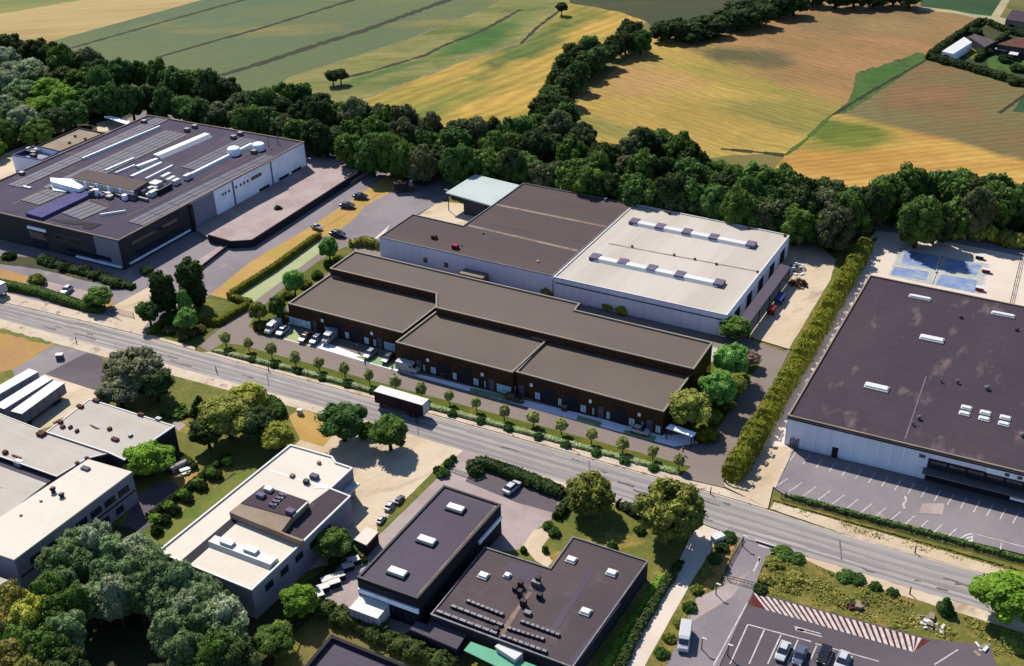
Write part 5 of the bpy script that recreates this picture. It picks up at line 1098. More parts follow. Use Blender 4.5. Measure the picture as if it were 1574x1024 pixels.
for i, (x, y, r_) in enumerate([(1404, 336, 3.4), (1436, 350, 3.6), (1452, 348, 3.2), (1470, 356, 3.4), (1500, 356, 3.2), (1520, 360, 3.2), (1545, 366, 3.2), (1568, 370, 3.4), (1590, 372, 3.2)]): shrub('bush', x, y, r_, 4.2, 'bright' if i < 2 else 'lime' if i in (3, 5, 8) else 'olive', f'light green bush, {ORD[i]} from left behind the sports court road', 'light bushes behind the sports court')
# dark cypresses and saplings beside the factory forecourt
tree('cypress', 293, 428, 4.6, 13, 'dark', 'taller dark cypress right of the factory drive entrance', 'tall', 'cypresses by the factory drive')
tree('cypress', 250, 447, 4.3, 12, 'dark', 'dark cypress left of the taller one by the factory drive', 'tall', 'cypresses by the factory drive')
tree('cypress', 303, 450, 2.4, 8, 'dark', 'short dark cypress close behind the taller one', 'tall', 'cypresses by the factory drive')
tree('broadleaf_tree', 228, 480, 3.2, 6.5, 'deep', 'low deep green tree leaning on the left cypress by the drive', 'broad')
shrub('bush', 262, 490, 3., 3.2, 'dark', 'dark bush at the foot of the cypresses beside the planting bed')
tree('sapling', 282, 462, 2.2, 8, 'fresh', 'slender pale green young tree between the two tall cypresses', 'tall')
tree('sapling', 286, 492, 3., 6.5, 'fresh', 'spreading fresh green young tree inside the triangular planting bed', 'fine')
for i, (x, y, r_, h_, m_, d) in enumerate([(262, 507, 2, 1.5, 'brownish', 'brown green shrub at the lower left of the planting bed'), (285, 514, 2.6, 1.7, 'brownish', 'low brownish shrub in the middle of the planting bed'), (306, 506, 2.2, 1.5, 'brownish', 'brownish shrub at the right of the planting bed'), (312, 488, 2, 1.5, 'olive', 'olive shrub against the raised lawn of the planting bed')]): shrub('shrub', x, y, r_, h_, m_, d)
tree('sapling', 505, 382, 2.8, 7.5, 'fresh', 'fresh green young tree at the back corner of the bronze building', 'fine')
tree('sapling', 451, 434, 3.0, 8, 'fresh', 'fresh green young tree half way along the side of the bronze building', 'fine')
tree('sapling', 397, 479, 2.4, 6, 'olive', 'small round young tree nearest the lane left of the bronze building', 'fine')
tree('sapling', 425, 472, 2.4, 7, 'mid', 'darker young tree beside the front corner of the bronze building', 'fine')
for i, (x, y, r_, m_, d) in enumerate([(400, 500, 2.2, 'brownish', 'brownish shrub in front of the small round young tree'), (420, 497, 2.2, 'olive', 'olive shrub beside the parked white van'), (436, 484, 2, 'brownish', 'brown green shrub at the front corner of the bronze building'), (440, 452, 2, 'olive', 'olive shrub behind the young tree along the bronze wall'), (470, 436, 2, 'olive', 'olive shrub along the upper side wall of the bronze building'), (488, 422, 1.8, 'mid', 'green shrub near the roof step of the bronze building'), (505, 405, 1.6, 'mid', 'green shrub below the back corner young tree'), (520, 398, 1.8, 'olive', 'olive shrub closest to the back corner of the bronze building')]): shrub('shrub', x, y, r_, 1.9, m_, d)
hedge('hedge', [(539, 379), (560, 376), (583, 382)], 3., 2.4, 'olive', 'short olive hedge between the bronze building and the brown roofed warehouse', lump=.25)
for x, y, d in ((843, 447, 'left of the small green bushes against the lavender warehouse wall'), (937, 469, 'middle small green bush against the lavender warehouse wall'), (955, 476, 'right small green bush against the lavender warehouse wall')): shrub('bush', x, y, 2., 2.2, 'lime', d)
tree('broadleaf_tree', 1128, 503, 4.6, 5.4, 'mid', 'round green tree at the yard corner of the white roofed warehouse', 'broad')
# small street trees of the lane
for i, (x, y) in enumerate([(345.6, 517.6), (381, 526), (416, 535), (453, 548), (490, 556), (529, 565), (567, 575.6), (607, 585), (647, 596), (690, 607), (732, 617.5), (775, 630.5), (819.4, 640), (863, 652), (909, 666), (957.5, 680), (1004, 692), (1044.7, 706)]):
    tree('young_tree', x, y+1, 1.35*rt_.uniform(.85, 1.15), 3.9*rt_.uniform(.88, 1.1), 'lane', f'small round young tree, {ORD[i]} from the left in the roadside lane row', 'fine', 'young trees in the row along the lane', at=.66)
for i, (x, y) in enumerate([(350.5, 541), (387, 552), (422, 560.6), (458, 570), (495.6, 580), (534, 590), (573, 600), (655, 624), (696.5, 635), (739.5, 646), (781.4, 658), (827.6, 671), (871, 683), (916, 696), (960, 708), (1005, 719)]):
    shrub('round_bush', x, y, 1.3, 1.25, 'deep', f'dark round clipped bush, {ORD[i]} from the left in the pale roadside hedge', 'round bushes in the pale roadside hedge')
hedge('low_hedge', [(328, 540), (460, 571.5), (600, 610), (800, 664), (1044, 729)], 1.5, .9, 'palehedge', 'low pale green hedge along the pavement in front of the bronze building', dens=9, leaf=.16)
# clipped hedges round the plot
hedge('clipped_hedge', [(492, 364), (420, 416), (352, 459)], 1.9, 1.9, 'hedgey', 'long clipped hedge between the dry verge and the mint paving', dens=12, leaf=.16, lump=.03)
hedge('clipped_hedge', [(352, 459), (386, 470), (337, 499), (312, 499)], 1.8, 1.8, 'hedgey', 'hooked clipped hedge around the small raised lawn', dens=12, leaf=.16, lump=.03)
hedge('clipped_hedge', [(228, 516), (262, 492), (290, 472)], 1.6, 1.8, 'hedgey', 'short clipped hedge along the drive side of the planting bed', dens=12, leaf=.16, lump=.03)
hedge('conifer_hedge', [(1122, 742), (1148, 700), (1180, 645), (1218, 580), (1258, 510), (1292, 450), (1330, 386)], 4.5, 3.9, 'hedgey', 'tall lumpy conifer hedge row beside the large plum roofed store', dens=9, leaf=.22, lump=.14, pitch=2.9, ragged=.22)
tree('broadleaf_tree', 1061, 626, 5., 8.6, 'olive', 'round olive green tree hiding the front corner of the bronze building', 'fine', at=.6)
tree('broadleaf_tree', 1102, 602, 4.4, 9.5, 'fresh', 'blue green pointed tree in the middle of the side garden', 'fine', at=.55)
tree('broadleaf_tree', 1124, 556, 4.2, 9, 'fresh', 'blue green tree at the far end of the side garden', 'fine', at=.55)
tree('ornamental_tree', 1153, 551, 2.6, 4, 'pink', 'small dusky pink tree at the far corner of the side garden', 'fine')
tree('sapling', 1128, 592, 2.8, 6, 'olive', 'olive young tree between the two blue green garden trees', 'fine')
for x, y, r_, m_, d in ((1084, 667, 2.8, 'hedgey', 'clipped yellow green bush beside the white canopy'), (1098, 640, 2.2, 'olive', 'olive shrub below the middle garden tree'), (1118, 622, 2.2, 'brownish', 'brownish shrub on the lane side of the garden'), (1140, 585, 2.2, 'olive', 'olive shrub near the lane side of the far garden tree')): shrub('shrub', x, y, r_, 2.4, m_, d)
# forecourt planting, left
hedge('clipped_hedge', [(-60, 422), (0, 440), (60, 452), (140, 478), (160, 480)], 3., 1.9, 'mid', 'long clipped hedge between the main road and the factory forecourt', lump=.08, leaf=.2)
shrub('bush', 57, 430, 2.6, 2.6, 'olive', 'olive bush on the dry island left of the parked white car')
tree('broadleaf_tree', 151, 457, 3.8, 5.4, 'mid', 'low spreading green tree at the end of the forecourt hedge', 'broad')
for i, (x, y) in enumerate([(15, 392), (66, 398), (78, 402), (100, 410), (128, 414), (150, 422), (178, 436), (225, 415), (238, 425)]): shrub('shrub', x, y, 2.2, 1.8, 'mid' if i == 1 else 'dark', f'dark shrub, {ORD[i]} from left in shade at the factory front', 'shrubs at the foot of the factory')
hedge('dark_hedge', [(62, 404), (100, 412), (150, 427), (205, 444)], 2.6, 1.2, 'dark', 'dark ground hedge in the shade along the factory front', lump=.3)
# dark round shrubs on the pink terrace and the yellow verge
shrub('round_bush', 427, 321, 1.5, 1.8, 'dark', 'single round dark bush standing on the pink terrace')
# big trees south of the road
tree('olive_tree', 205, 565, 6.4, 11, 'greyolive', 'large grey green tree spreading over the pavement beside the dark driveway', 'willow', at=.62)
tree('broadleaf_tree', 182, 600, 5, 8, 'greyolive', 'smaller dull green tree under the large grey green roadside tree', 'fine')
tree('broadleaf_tree', 238, 590, 4.4, 8, 'dark', 'dark tree on the right of the large grey green roadside tree', 'broad')
tree('broadleaf_tree', 350, 640, 6.4, 9.5, 'olive', 'large dark olive tree in the garden between the two cream roofs', 'fine')
tree('broadleaf_tree', 380, 612, 4.6, 7.5, 'lime', 'yellow topped tree beside the pavement above the dark olive tree', 'broad')
tree('broadleaf_tree', 395, 650, 4.6, 8, 'dark', 'dark tree on the right flank of the large dark olive tree', 'broad')
tree('broadleaf_tree', 318, 665, 4, 7, 'dark', 'dark tree on the left flank of the large dark olive tree', 'fine')
tree('broadleaf_tree', 306, 620, 2.4, 5, 'dark', 'small dark upright tree near the lawn edge by the garden', 'cone')
tree('broadleaf_tree', 428, 672, 3.8, 6.5, 'lime', 'bright lime yellow tree touching the corner of the cream roofed works', 'broad')
hedge('hedge', [(405, 618), (425, 628), (433, 640), (425, 650)], 2.6, 2.4, 'deep', 'curved dark green hedge beside the dry patch and pavement', lump=.1)
tree('broadleaf_tree', 527, 648, 5.2, 8.6, 'deep', 'left and larger of the two dark green trees beside the road and pale yard', 'broad')
tree('broadleaf_tree', 599, 665, 4.4, 7.6, 'mid', 'right and brighter of the two dark green trees by the pale yard', 'broad')
shrub('bush', 562, 662, 2.2, 3.2, 'mid', 'small bush between the two dark green trees by the pale yard')
tree('broadleaf_tree', 228, 706, 5.2, 7.5, 'bright', 'bright green tree between the weathered roof and the cream roofed hall', 'broad')
tree('broadleaf_tree', 245, 640, 4, 1.8, 'mid', 'low green growth beside the weathered warehouse roof', 'broad') if False else shrub('bush', 268, 632, 3.2, 1.8, 'mid', 'low green bush behind the weathered warehouse under the roadside trees')
hedge('garden_hedge', [(228, 800), (290, 755), (352, 704)], 1.5, 1.6, 'hedge', 'thin hedge running down the garden beside the patio', lump=.08)
hedge('garden_hedge', [(262, 700), (278, 706), (300, 724)], 1.8, 1.6, 'hedge', 'short dark hedge behind the patio furniture', lump=.08)
for i, (x, y) in enumerate([(240, 820), (255, 803), (270, 788), (289, 770), (311, 752), (335, 735)]): shrub('topiary_bush', x, y-4, 1.25, 1.9, 'dark', f'dark clipped bush, {ORD[i]} from the bottom in the row on the narrow lawn', 'clipped bushes on the narrow lawn')
for i, (x, y) in enumerate([(215, 832), (238, 803), (260, 784), (282, 766), (304, 748), (325, 733), (349, 715)]): tree('garden_tree', x, y-6, 1.2, 2.2, 'bright', f'small green tree, {ORD[i]} from the bottom in the row along the shaded garden path', 'broad', 'small trees along the shaded garden path')
tree('broadleaf_tree', 512, 834, 3.8, 6, 'mid', 'dull green tree in the shade beside the cream roofed works', 'broad')
tree('broadleaf_tree', 459, 924, 3.6, 6, 'bright', 'bright green tree at the lower end of the white topped containers', 'broad')
tree('broadleaf_tree', 420, 985, 3.6, 5.5, 'mid', 'green tree at the bottom left of the parapet roofed unit', 'broad')
shrub('bush', 432, 968, 2.2, 2.6, 'lime', 'yellow green bush between the two trees near the bottom edge')
hedge('hedge', [(560, 868), (545, 845), (508, 868)], 1.6, 1.6, 'greengrass' if False else 'deep', 'narrow green hedge behind the small cream shed', lump=.1)
hedge('hedge', [(490, 938), (540, 962), (590, 985), (640, 1008), (700, 1030)], 3.2, 2.2, 'hedge', 'ragged flowering hedge above the parapet roofed unit', lump=.3, ragged=.2)
hedge('hedge', [(735, 735), (726, 722), (745, 718), (800, 738), (868, 766)], 3.0, 2.2, 'dark', 'dark hedge between the road and the car park of the slate roofed office', lump=.1)
hedge('hedge', [(878, 768), (862, 790), (855, 800)], 2., 1.8, 'dark', 'dark hedge end beside the lawn of the workshop', lump=.1)
hedge('hedge', [(950, 778), (985, 796), (1010, 804)], 2.2, 1.8, 'dark', 'dark hedge between the two large round roadside trees', lump=.1)
tree('round_tree', 907, 756, 4.6, 8.4, 'olive', 'smaller of the two large round yellow green trees on the lawn by the road', 'willow', at=.62)
tree('round_tree', 1030, 782, 6.0, 12.5, 'olive', 'largest round yellow green tree beside the white track entrance', 'willow', at=.6)
for x, y, r_, d in ((843, 808, 1.2, 'upper of the two clipped balls beside the curved garden path'), (853, 818, 1.3, 'lower of the two clipped balls beside the curved garden path'), (838, 845, .7, 'tiny dark bush on the lawn by the workshop wall'), (805, 846, .7, 'tiny dark bush left of the curved garden path'), (984, 815, 1.3, 'small green bush on the lawn between the round trees'), (942, 838, 1.1, 'small bush near the top edge of the workshop roof')): shrub('round_bush', x, y, r_, 1.5, 'mid', d)
hedge('hedge', [(1046, 868), (1018, 910), (985, 965), (952, 1030)], 1.6, 1.4, 'dark', 'dark hedge along the left side of the white track', lump=.15)
hedge('grass_bank', [(1020, 880), (990, 930), (955, 985), (925, 1035)], 1.6, .5, 'bright', 'narrow bright green grass bank between the workshop and the white track', lump=.2, cat='grass bank')
for i, (x, y, r_, m_) in enumerate([(1120, 826, 1.8, 'deep'), (1110, 842, 1.6, 'dark'), (1100, 860, 1.5, 'deep'), (1086, 880, 1.3, 'olive'), (1070, 906, 1.3, 'olive'), (1060, 934, 1.5, 'deep'), (1044, 958, 1.2, 'olive'), (1028, 980, 1.3, 'olive'), (1016, 1004, 1.4, 'deep')]): shrub('bush', x, y, r_, 1.3, m_, f'{ORD[i]} bush from the road along the right side of the white track', 'bushes along the white track')
for i, (x, y, r_) in enumerate([(690, 712, 1.3), (681, 727, 1.6), (672, 722, 1.), (697, 705, .8)]): shrub('bush', x, y, r_, 1.5, 'deep', f'{["tallest", "lowest", "leftmost", "smallest"][i]} dark bush on the dry tip of the narrow grass strip by the road', 'bushes on the narrow grass strip')
tree('broadleaf_tree', 1548, 918, 5.8, 8.6, 'bright', 'brilliant green tree at the right edge beside the road', 'broad')
tree('broadleaf_tree', 1455, 928, 1.8, 3.6, 'deep', 'small pointed dark tree on the rough ground near the pale heap', 'cone')
for i, (x, y, r_, m_) in enumerate([(1205, 851, 2.4, 'mid'), (1190, 866, 2., 'olive'), (1226, 858, 1.8, 'mid'), (1300, 886, 2., 'deep'), (1316, 890, 1.8, 'deep'), (1346, 902, 1.3, 'mid'), (1372, 910, 1.2, 'deep'), (1176, 890, 1.6, 'weed'), (1168, 906, 1.4, 'dark'), (1222, 886, 1.8, 'weed'), (1560, 985, 3., 'olive')]): shrub('bush', x, y, r_, 1.2, m_, f'{ORD[i]} scrub bush on the rough ground beside the hatched marking', 'scrub bushes beside the hatched marking')
cover('scrub', [(1172, 880), (1200, 850), (1300, 893), (1400, 924), (1480, 948), (1560, 976), (1640, 1010), (1560, 1090), (1520, 992), (1430, 984), (1160, 910)], 16, .8, .2, 'weed', 'tangled dry scrub between the road and the hatched car park edge', 5)
cover('scrub_green', [(1168, 900), (1180, 866), (1205, 850), (1300, 892), (1420, 935), (1350, 950), (1240, 925)], 14, 1.2, .2, 'olive', 'yellow green scrub at the left end of the rough ground', 6)
cover('bank_scrub', [(1190, 770), (1305, 802), (1440, 840), (1560, 874), (1556, 882), (1430, 852), (1300, 816), (1192, 780)], 12, .5, .16, 'weed', 'dry scrub bank between the road and the store car park', 7)
cover('track_scrub', [(1112, 822), (1136, 830), (1108, 900), (1070, 925), (1010, 1060), (985, 1060), (1062, 898), (1098, 841)], 12, .7, .16, 'weed', 'dry scrub strip between the white track and the car park drive', 8)
hedge('hedge', [(1206, 764), (1300, 790), (1400, 816), (1500, 843), (1590, 869)], 1.0, 1.0, 'mid', 'green hedge along the road side of the store car park', lump=.2)
# wood at the lower left
fw = [(88, 862, 'sage'), (120, 840, 'sage'), (150, 828, 'silver'), (172, 850, 'sage'), (130, 868, 'sage'), (98, 895, 'sage'), (205, 848, 'silver'), (165, 885, 'sage'), (200, 880, 'sage'), (235, 868, 'sage'), (240, 895, 'sage'), (275, 892, 'sage'), (305, 908, 'sage'), (212, 912, 'sage'), (178, 916, 'silver'), (145, 918, 'forest'), (255, 922, 'sage'), (288, 935, 'silver'), (325, 925, 'sage'), (345, 945, 'silver'), (318, 958, 'sage'), (350, 975, 'sage'), (262, 970, 'forest'), (285, 1000, 'sage'), (330, 1005, 'mid'), (118, 925, 'mid'), (72, 912, 'mid'), (80, 945, 'mid'), (20, 925, 'weed'), (48, 945, 'lime'), (5, 960, 'weed'), (35, 985, 'mid'), (100, 970, 'sage'), (70, 1000, 'mid'), (10, 1015, 'weed'), (310, 1035, 'mid'), (360, 1010, 'dark'), (100, 1030, 'dark'), (40, 1045, 'olive')]
fw = sorted(fw, key=lambda t: t[1]); nn_ = {}
for i, (x, y, m_) in enumerate(fw):
    sec = 'upper' if y < 890 else 'middle' if y < 950 else 'lower'; tone = dict(sage='sage green', silver='silvery green', forest='pale forest green', mid='mid green', grove='grey green', lime='yellow green', weed='dull yellow green', olive='olive', bright='bright green', dark='dark green')[m_]
    nn_[(sec, m_)] = nn_.get((sec, m_), 0)+1
    tree('woodland_tree', x, y, rt_.uniform(2.9, 3.9) if m_ != 'dark' else 4, rt_.uniform(9, 11.5), 'forest' if m_ == 'sage' and i % 3 == 0 else m_, f'{tone} tree, {ORD[nn_[(sec, m_)]-1]} of its tone downwards, {sec} part of lower left wood', rt_.choice(['broad', 'fine', 'broad']), 'trees of the lower left wood', at=.7)

# ================================================================== VEHICLES
kk = lambda x, y: (380+x/4.653, 380+y/4.653)
def veh(proto, name, cx, cy, dx, dy, colr, label, cat='car', group=None, sc=1., z=0.): return vehicle(proto, name, (cx-dx, cy-dy), (cx+dx, cy+dy), colr, label, cat, group, sc, z)
GP = 'vehicles parked in front of the bronze building'
veh(VAN, 'parked_van', 420, 506, -5, 4, 'white', 'white van, leftmost vehicle beside the front corner of the bronze building', 'van', GP, .95)
veh(CAR, 'parked_car', 434.5, 510, -5, 4.4, 'white', 'white car right beside the leftmost white van', 'car', GP)
veh(CAR, 'parked_car', 469, 520, -5, 4.4, 'maroon', 'dark red car, left of the three vehicles in the green bays', 'car', GP)
veh(CAR, 'parked_car', 486, 523, -5, 4.4, 'steel', 'steel blue car between the dark red car and the silver van', 'car', GP)
veh(VAN, 'parked_van', 508, 521, -6, 5, 'silver', 'silver blue van parked nose out on the shaded forecourt', 'van', GP)
veh(CAR, 'parked_car', 569, 545, -5, 4.4, 'silver', 'silver car with pale bonnet in the second green bay', 'car', GP)
veh(CAR, 'parked_car', 597, 552, -5, 4.4, 'black', 'black car beside the white delivery van', 'car', GP)
veh(VAN, 'parked_van', 627, 568, 9, 2.4, 'white', 'white delivery van parked lengthwise against the projecting bronze wing', 'van', GP)
veh(CAR, 'parked_car', 790, 612, 7, 2, 'brown', 'dark brown car parked lengthwise in shade beside the joint of the wings', 'car', GP)
veh(CAR, 'parked_car', 983, 663, 8, 2.2, 'white', 'white car parked lengthwise near the right end of the bronze building', 'car', GP)
veh(CAR, 'parked_car', 103, 447, -7, 6, 'white', 'white car alone on the factory forecourt between dry islands')
veh(CAR, 'parked_car', 554, 303, 7, .6, 'navy', 'dark car parked on the yellow verge, farther of two', 'car', 'cars on the yellow verge', 1.1)
veh(CAR, 'parked_car', 534, 317, 7, .6, 'navy', 'dark car parked on the yellow verge, nearer of two', 'car', 'cars on the yellow verge', 1.1)
veh(CAR, 'parked_car', 487, 350, 6, 2, 'silver', 'silver car at the narrow lower end of the yellow verge', 'car', None, .9)
veh(CAR, 'parked_car', 519, 361, 8, 1.4, 'black', 'black car on the yard by the end of the clipped hedge', 'car', None, 1.15)
veh(CAR, 'parked_car', 540, 273, 8, -3, 'black', 'black car by the far corner of the pink terrace', 'car', None, 1.1)
YG = 'cars by the grass strip'
veh(CAR, 'parked_car', 600, 778, 5, -6, 'white', 'white car on the pale yard beside the grass strip', 'car', YG, .75)
veh(CAR, 'parked_car', 614, 769, 5, -6, 'grey', 'dark grey car in front of the white one by the grass strip', 'car', YG, .65)
veh(CAR, 'parked_car', 586, 799, 4, -5, 'white', 'white car half in shadow behind the other two by the grass strip', 'car', YG, .6)
veh(CAR, 'parked_car', 787, 751, 7, -6, 'white', 'white car alone in the car park below the roadside hedge', 'car', None, 1.05)
pr = P(786, 751, 1.45)
RW = [(489, 918), (497, 906), (503, 894), (514, 898), (521, 888), (535, 873), (544, 864)]
veh(VAN, 'parked_van', 1052, 984, -2, 14, 'white', 'white van parked on the drive beside the white track', 'van')
for x, y, cn_, d in ((1203, 1003, 'white', 'white car, leftmost of the four at the bottom edge'), (1229, 1010, 'steel', 'blue grey car, second of the four at the bottom edge'), (1266, 1008, 'black', 'black car, third of the four at the bottom edge'), (1294, 1018, 'white', 'white car, rightmost of the four at the bottom edge')): veh(CAR, 'parked_car', x, y, -5, 12, cn_, d, 'car', 'cars parked at the bottom edge')
# trailer truck on the road
def truck_trailer(name, label, p, q, wd, ht, mside, mroof, cab=None, cat='trailer', wheels_=True):
    a, b = P(*p, .0), P(*q, .0); m = (a+b)/2; L = (b-a).length; rz = math.atan2((b-a).y, (b-a).x)
    t = thing(name, label, cat, (0, 0, 0))
    MB().box(0, 0, 1.0, L, wd, ht-1.06, 0).build('box_body', mt[mside], t, bevel=.04)
    MB().box(0, 0, ht-.06, L+.04, wd+.04, .12, 0).build('roof', mt[mroof], t, bevel=.03)
    MB().box(0, 0, .78, L-.6, wd*.6, .24, 0).build('chassis', mt['darkmetal'], t)
    for i in range(1, 6): MB().box(-L/2+L*i/6, -wd/2-.02, 1.1, .07, .06, ht-1.3).build('side_rib', mt['darkmetal'], t); MB().box(-L/2+L*i/6, wd/2+.02, 1.1, .07, .06, ht-1.3).build('side_rib', mt['darkmetal'], t)
    MB().box(L/2+.03, 0, 1.1, .07, wd-.2, ht-1.3).build('rear_door', mt['white'], t)
    wheels(t, [-L/2+1.5, L/2-3.6, L/2-2.4] if L > 9 else [-L/2+1, L/2-1.3], wd/2, .48, .3)
    t.location = (m.x, m.y, .0025*lev[0]); t.rotation_euler = (0, 0, rz)
    if cab:
        lofted('cab', [(-L/2-2.3, 1.1, 1.0, .5, 1.5), (-L/2-2.2, 1.2, 1.1, .5, 2.9), (-L/2-.3, 1.2, 1.15, .5, 3.1)], mt['car_'+cab], t, .08)
        MB().box(-L/2-2.28, 0, 1.7, .1, 2.0, .9).build('windscreen', mt['glass'], t); wheels(t, [-L/2-1.2], 1.22, .48, .3)
    return t
truck_trailer('box_lorry', 'dark purple brown box trailer with white roof on the far lane of the main road', (582, 622), (656, 644), 2.6, 3.9, 'plum_dark', 'white', cat='lorry')
truck_trailer('box_lorry', 'white roofed box lorry parked below the slate roofed office', (549, 950), (592, 966), 3.6, 3.4, 'grey_wall', 'white', 'white', 'lorry')
truck_trailer('red_lorry', 'dark red lorry with pale roof cut off by the left edge on the main road', (-24, 446), (8, 457), 2.6, 3.4, 'car_maroon', 'white', cat='lorry')
TR = 'white trailers beside the weathered warehouse'
for i, (p, q, d) in enumerate((((-24, 640), (58, 592), 'white roofed trailer, farthest from the weathered warehouse of three'), ((6, 650), (80, 603), 'white roofed trailer in the middle of three by the weathered warehouse'), ((32, 658), (97, 610), 'white roofed trailer, nearest the weathered warehouse of three'))):
    o = truck_trailer('trailer', d, p, q, 3.0, 3.6, 'grey_wall', 'white', cat='trailer'); o['group'] = TR  # sides darker than the roof, their shading put into the colour
def machine(x, y, label, rz, sc=1.):
    """yard truck: chassis, cab, heaped open skip"""
    p = P(x, y, 1.0); t = thing('yard_truck', label, 'truck', (0, 0, 0), 'dark trucks at the end of the yard')
    MB().box(0, 0, .8, 5.6, 2.3, .35).build('chassis', mt['darkmetal'], t)
    b = MB().box(-.8, 0, 1.1, 3.8, 2.3, 1.5, 0, 1.06, 1.06).build('skip', mt['char_wall'], t, bevel=.05)
    lofted('cab', [(1.3, 1.1, 1.0, .9, 2.6), (2.3, 1.1, .95, .9, 2.7), (2.8, 1.1, .9, .9, 1.9)], mt['car_black'], t, .06)
    MB().box(2.1, 0, 2.72, .9, 1.5, .14).build('cab_roof', mt['white'], t); MB().box(2.72, 0, 1.9, .1, 1.8, .6).build('windscreen', mt['glass'], t)
    r = random.Random(int(x)); hp = MB()
    for i in range(9): hp.box(-.8+r.uniform(-1.4, 1.4), r.uniform(-.8, .8), 2.4, r.uniform(.4, 1), r.uniform(.4, .9), r.uniform(.3, .9), r.uniform(0, 3), .7, .7)
    hp.build('load', mt['rust'], t); wheels(t, (-2., -.8, 1.9), 1.2, .5, .3)
    t.location = (p.x, p.y, .0025*lev[0]); t.rotation_euler = (0, 0, rz); t.scale = (sc,)*3; return t
machine(621, 290, 'dark loaded truck nearest the yellow verge at the back of the yard', .6, 1.1); machine(644, 277, 'dark loaded truck, middle of three at the back of the yard', 1.3); machine(664, 274, 'dark loaded truck, right of three at the back of the yard', 1.1, 1.1)
truck_trailer('flat_trailer', 'pale low trailer standing at the edge of the trees beyond the terrace', (510, 243), (538, 247), 2.4, 2.0, 'band', 'white', cat='trailer')
# scrap heaps in the yard of the white warehouse
def heap(name, x, y, rad, ht, mats_, n, label, cat='scrap heap', z0=0.):
    p = P(x, y, ht*.3); t = thing(name, label, cat, (p.x, p.y, z0)); r = random.Random(int(x*3+y))
    for mi, m_ in enumerate(mats_):
        b = MB()
        for i in range(n):
            a = r.uniform(0, 6.28); d = rad*math.sqrt(r.random()); hz = ht*(1-d/rad*.8)*r.uniform(.3, 1)
            b.box(p.x+math.cos(a)*d, p.y+math.sin(a)*d, 0 if i % 3 else hz*.5, r.uniform(.5, 1.8), r.uniform(.3, 1.), hz*.6+.2, r.uniform(0, 3.14), r.uniform(.6, 1), r.uniform(.6, 1))
        b.build('scrap_pieces', mt[m_], t)['kind'] = 'stuff'
    return t
heap('scrap_heap', 1224, 412, 3.2, 2.4, ['white', 'metal', 'white'], 16, 'heap of white and grey scrap metal beside the white warehouse yard canopy'); heap('scrap_heap', 1228, 436, 2.4, 2.4, ['rust', 'tan_roof', 'rust'], 12, 'heap of rusty brown scrap below the white scrap heap')
truck_trailer('red_skip', 'small red skip in the shade beside the yard canopy', (1182, 488), (1188, 481), 1.6, 1.8, 'red', 'red', cat='skip'); truck_trailer('blue_skip', 'blue skip in the shade beside the yard canopy above the red one', (1194, 472), (1202, 460), 1.8, 1.6, 'blue', 'blue', cat='skip')
heap('rubble_heap', 1432, 957, 2.1, 1.5, ['white', 'tan_roof'], 12, 'pale heap of broken slabs on the rough ground by the hatched marking', 'rubble heap')
heap('rubble_heap', 1512, 1000, 1.6, .8, ['white', 'tan_roof'], 8, 'small pale rubble heap near the lower right corner', 'rubble heap')
heap('junk_heap', 1318, 932, 1.8, 1.3, ['car_maroon', 'darkmetal', 'tan_roof'], 8, 'dark red and black junk lying in the scrub above the hatched marking', 'junk heap')
heap('machine_heap', 10, 596, 2., 1.6, ['metal', 'darkmetal'], 8, 'grey machinery on the pale yard beside the white trailers', 'machinery')
# court equipment, bins, patio set
for x, y, m_, d in ((1515, 420, 'red', 'red box at the right end of the sports court'), (1505, 448, 'red', 'red box at the lower right corner of the sports court'), (1505, 399, 'darkmetal', 'black box by the back edge of the sports court')):
    p = P(x, y); t = thing('equipment_box', d, 'box', (p.x, p.y, .0025*lev[0])); MB().box(p.x, p.y, .0025*lev[0], 2., 1.2, .8, 0, .95, .9).build('body', mt[m_], t, bevel=.04); MB().box(p.x, p.y, .0025*lev[0]+.8, 2.1, 1.3, .1).build('lid', mt['white'], t)
p = P(286, 727); t = thing('patio_table', 'white table on the orange patio of the garden', 'table', (p.x, p.y, .3)); MB().box(p.x, p.y, .98, 2.2, 1., .06, R_(60)).build('table_top', mt['white'], t)
for a, b in ((.9, .35), (-.9, .35), (.9, -.35), (-.9, -.35)):
    ca, sa = math.cos(R_(60)), math.sin(R_(60)); x_, y_ = p.x+a*ca-b*sa, p.y+a*sa+b*ca; MB().tube((x_, y_, .26), (x_, y_, .98), .05, .05, 6).build('leg', mt['white'], t)
for i, (dx, dy) in enumerate(((3, 6), (8, 3), (10, -3))):
    p = P(280+dx*1.5, 724+dy*1.4); t = thing('patio_bench', f'white bench, {ORD[i]} from the bottom around the patio table', 'bench', (p.x, p.y, .28), 'benches round the patio table'); MB().box(p.x, p.y, .7, 1.8, .5, .08, R_(60+40*i)).build('seat', mt['white'], t); MB().box(p.x, p.y, .27, 1.4, .3, .43, R_(60+40*i)).build('frame', mt['white'], t)
p = P(273, 717, 1); t = thing('slide', 'curved grey white canopy swing beside the patio table', 'garden swing', (p.x, p.y, .28))
b = MB()
for i in range(8): a0, a1 = math.pi*i/8, math.pi*(i+1)/8; f = lambda a, s_: (p.x+math.cos(a)*1.2+s_*.6, p.y+s_*1.9, .4+math.sin(a)*1.3); b.quad(f(a0, -1), f(a1, -1), f(a1, 1), f(a0, 1)); b.quad(f(a0, 1), f(a1, 1), tuple(v+q_ for v, q_ in zip(f(a1, 1), (0, 0, -.08))), tuple(v+q_ for v, q_ in zip(f(a0, 1), (0, 0, -.08))))
b.build('hood', mt['metal'], t)
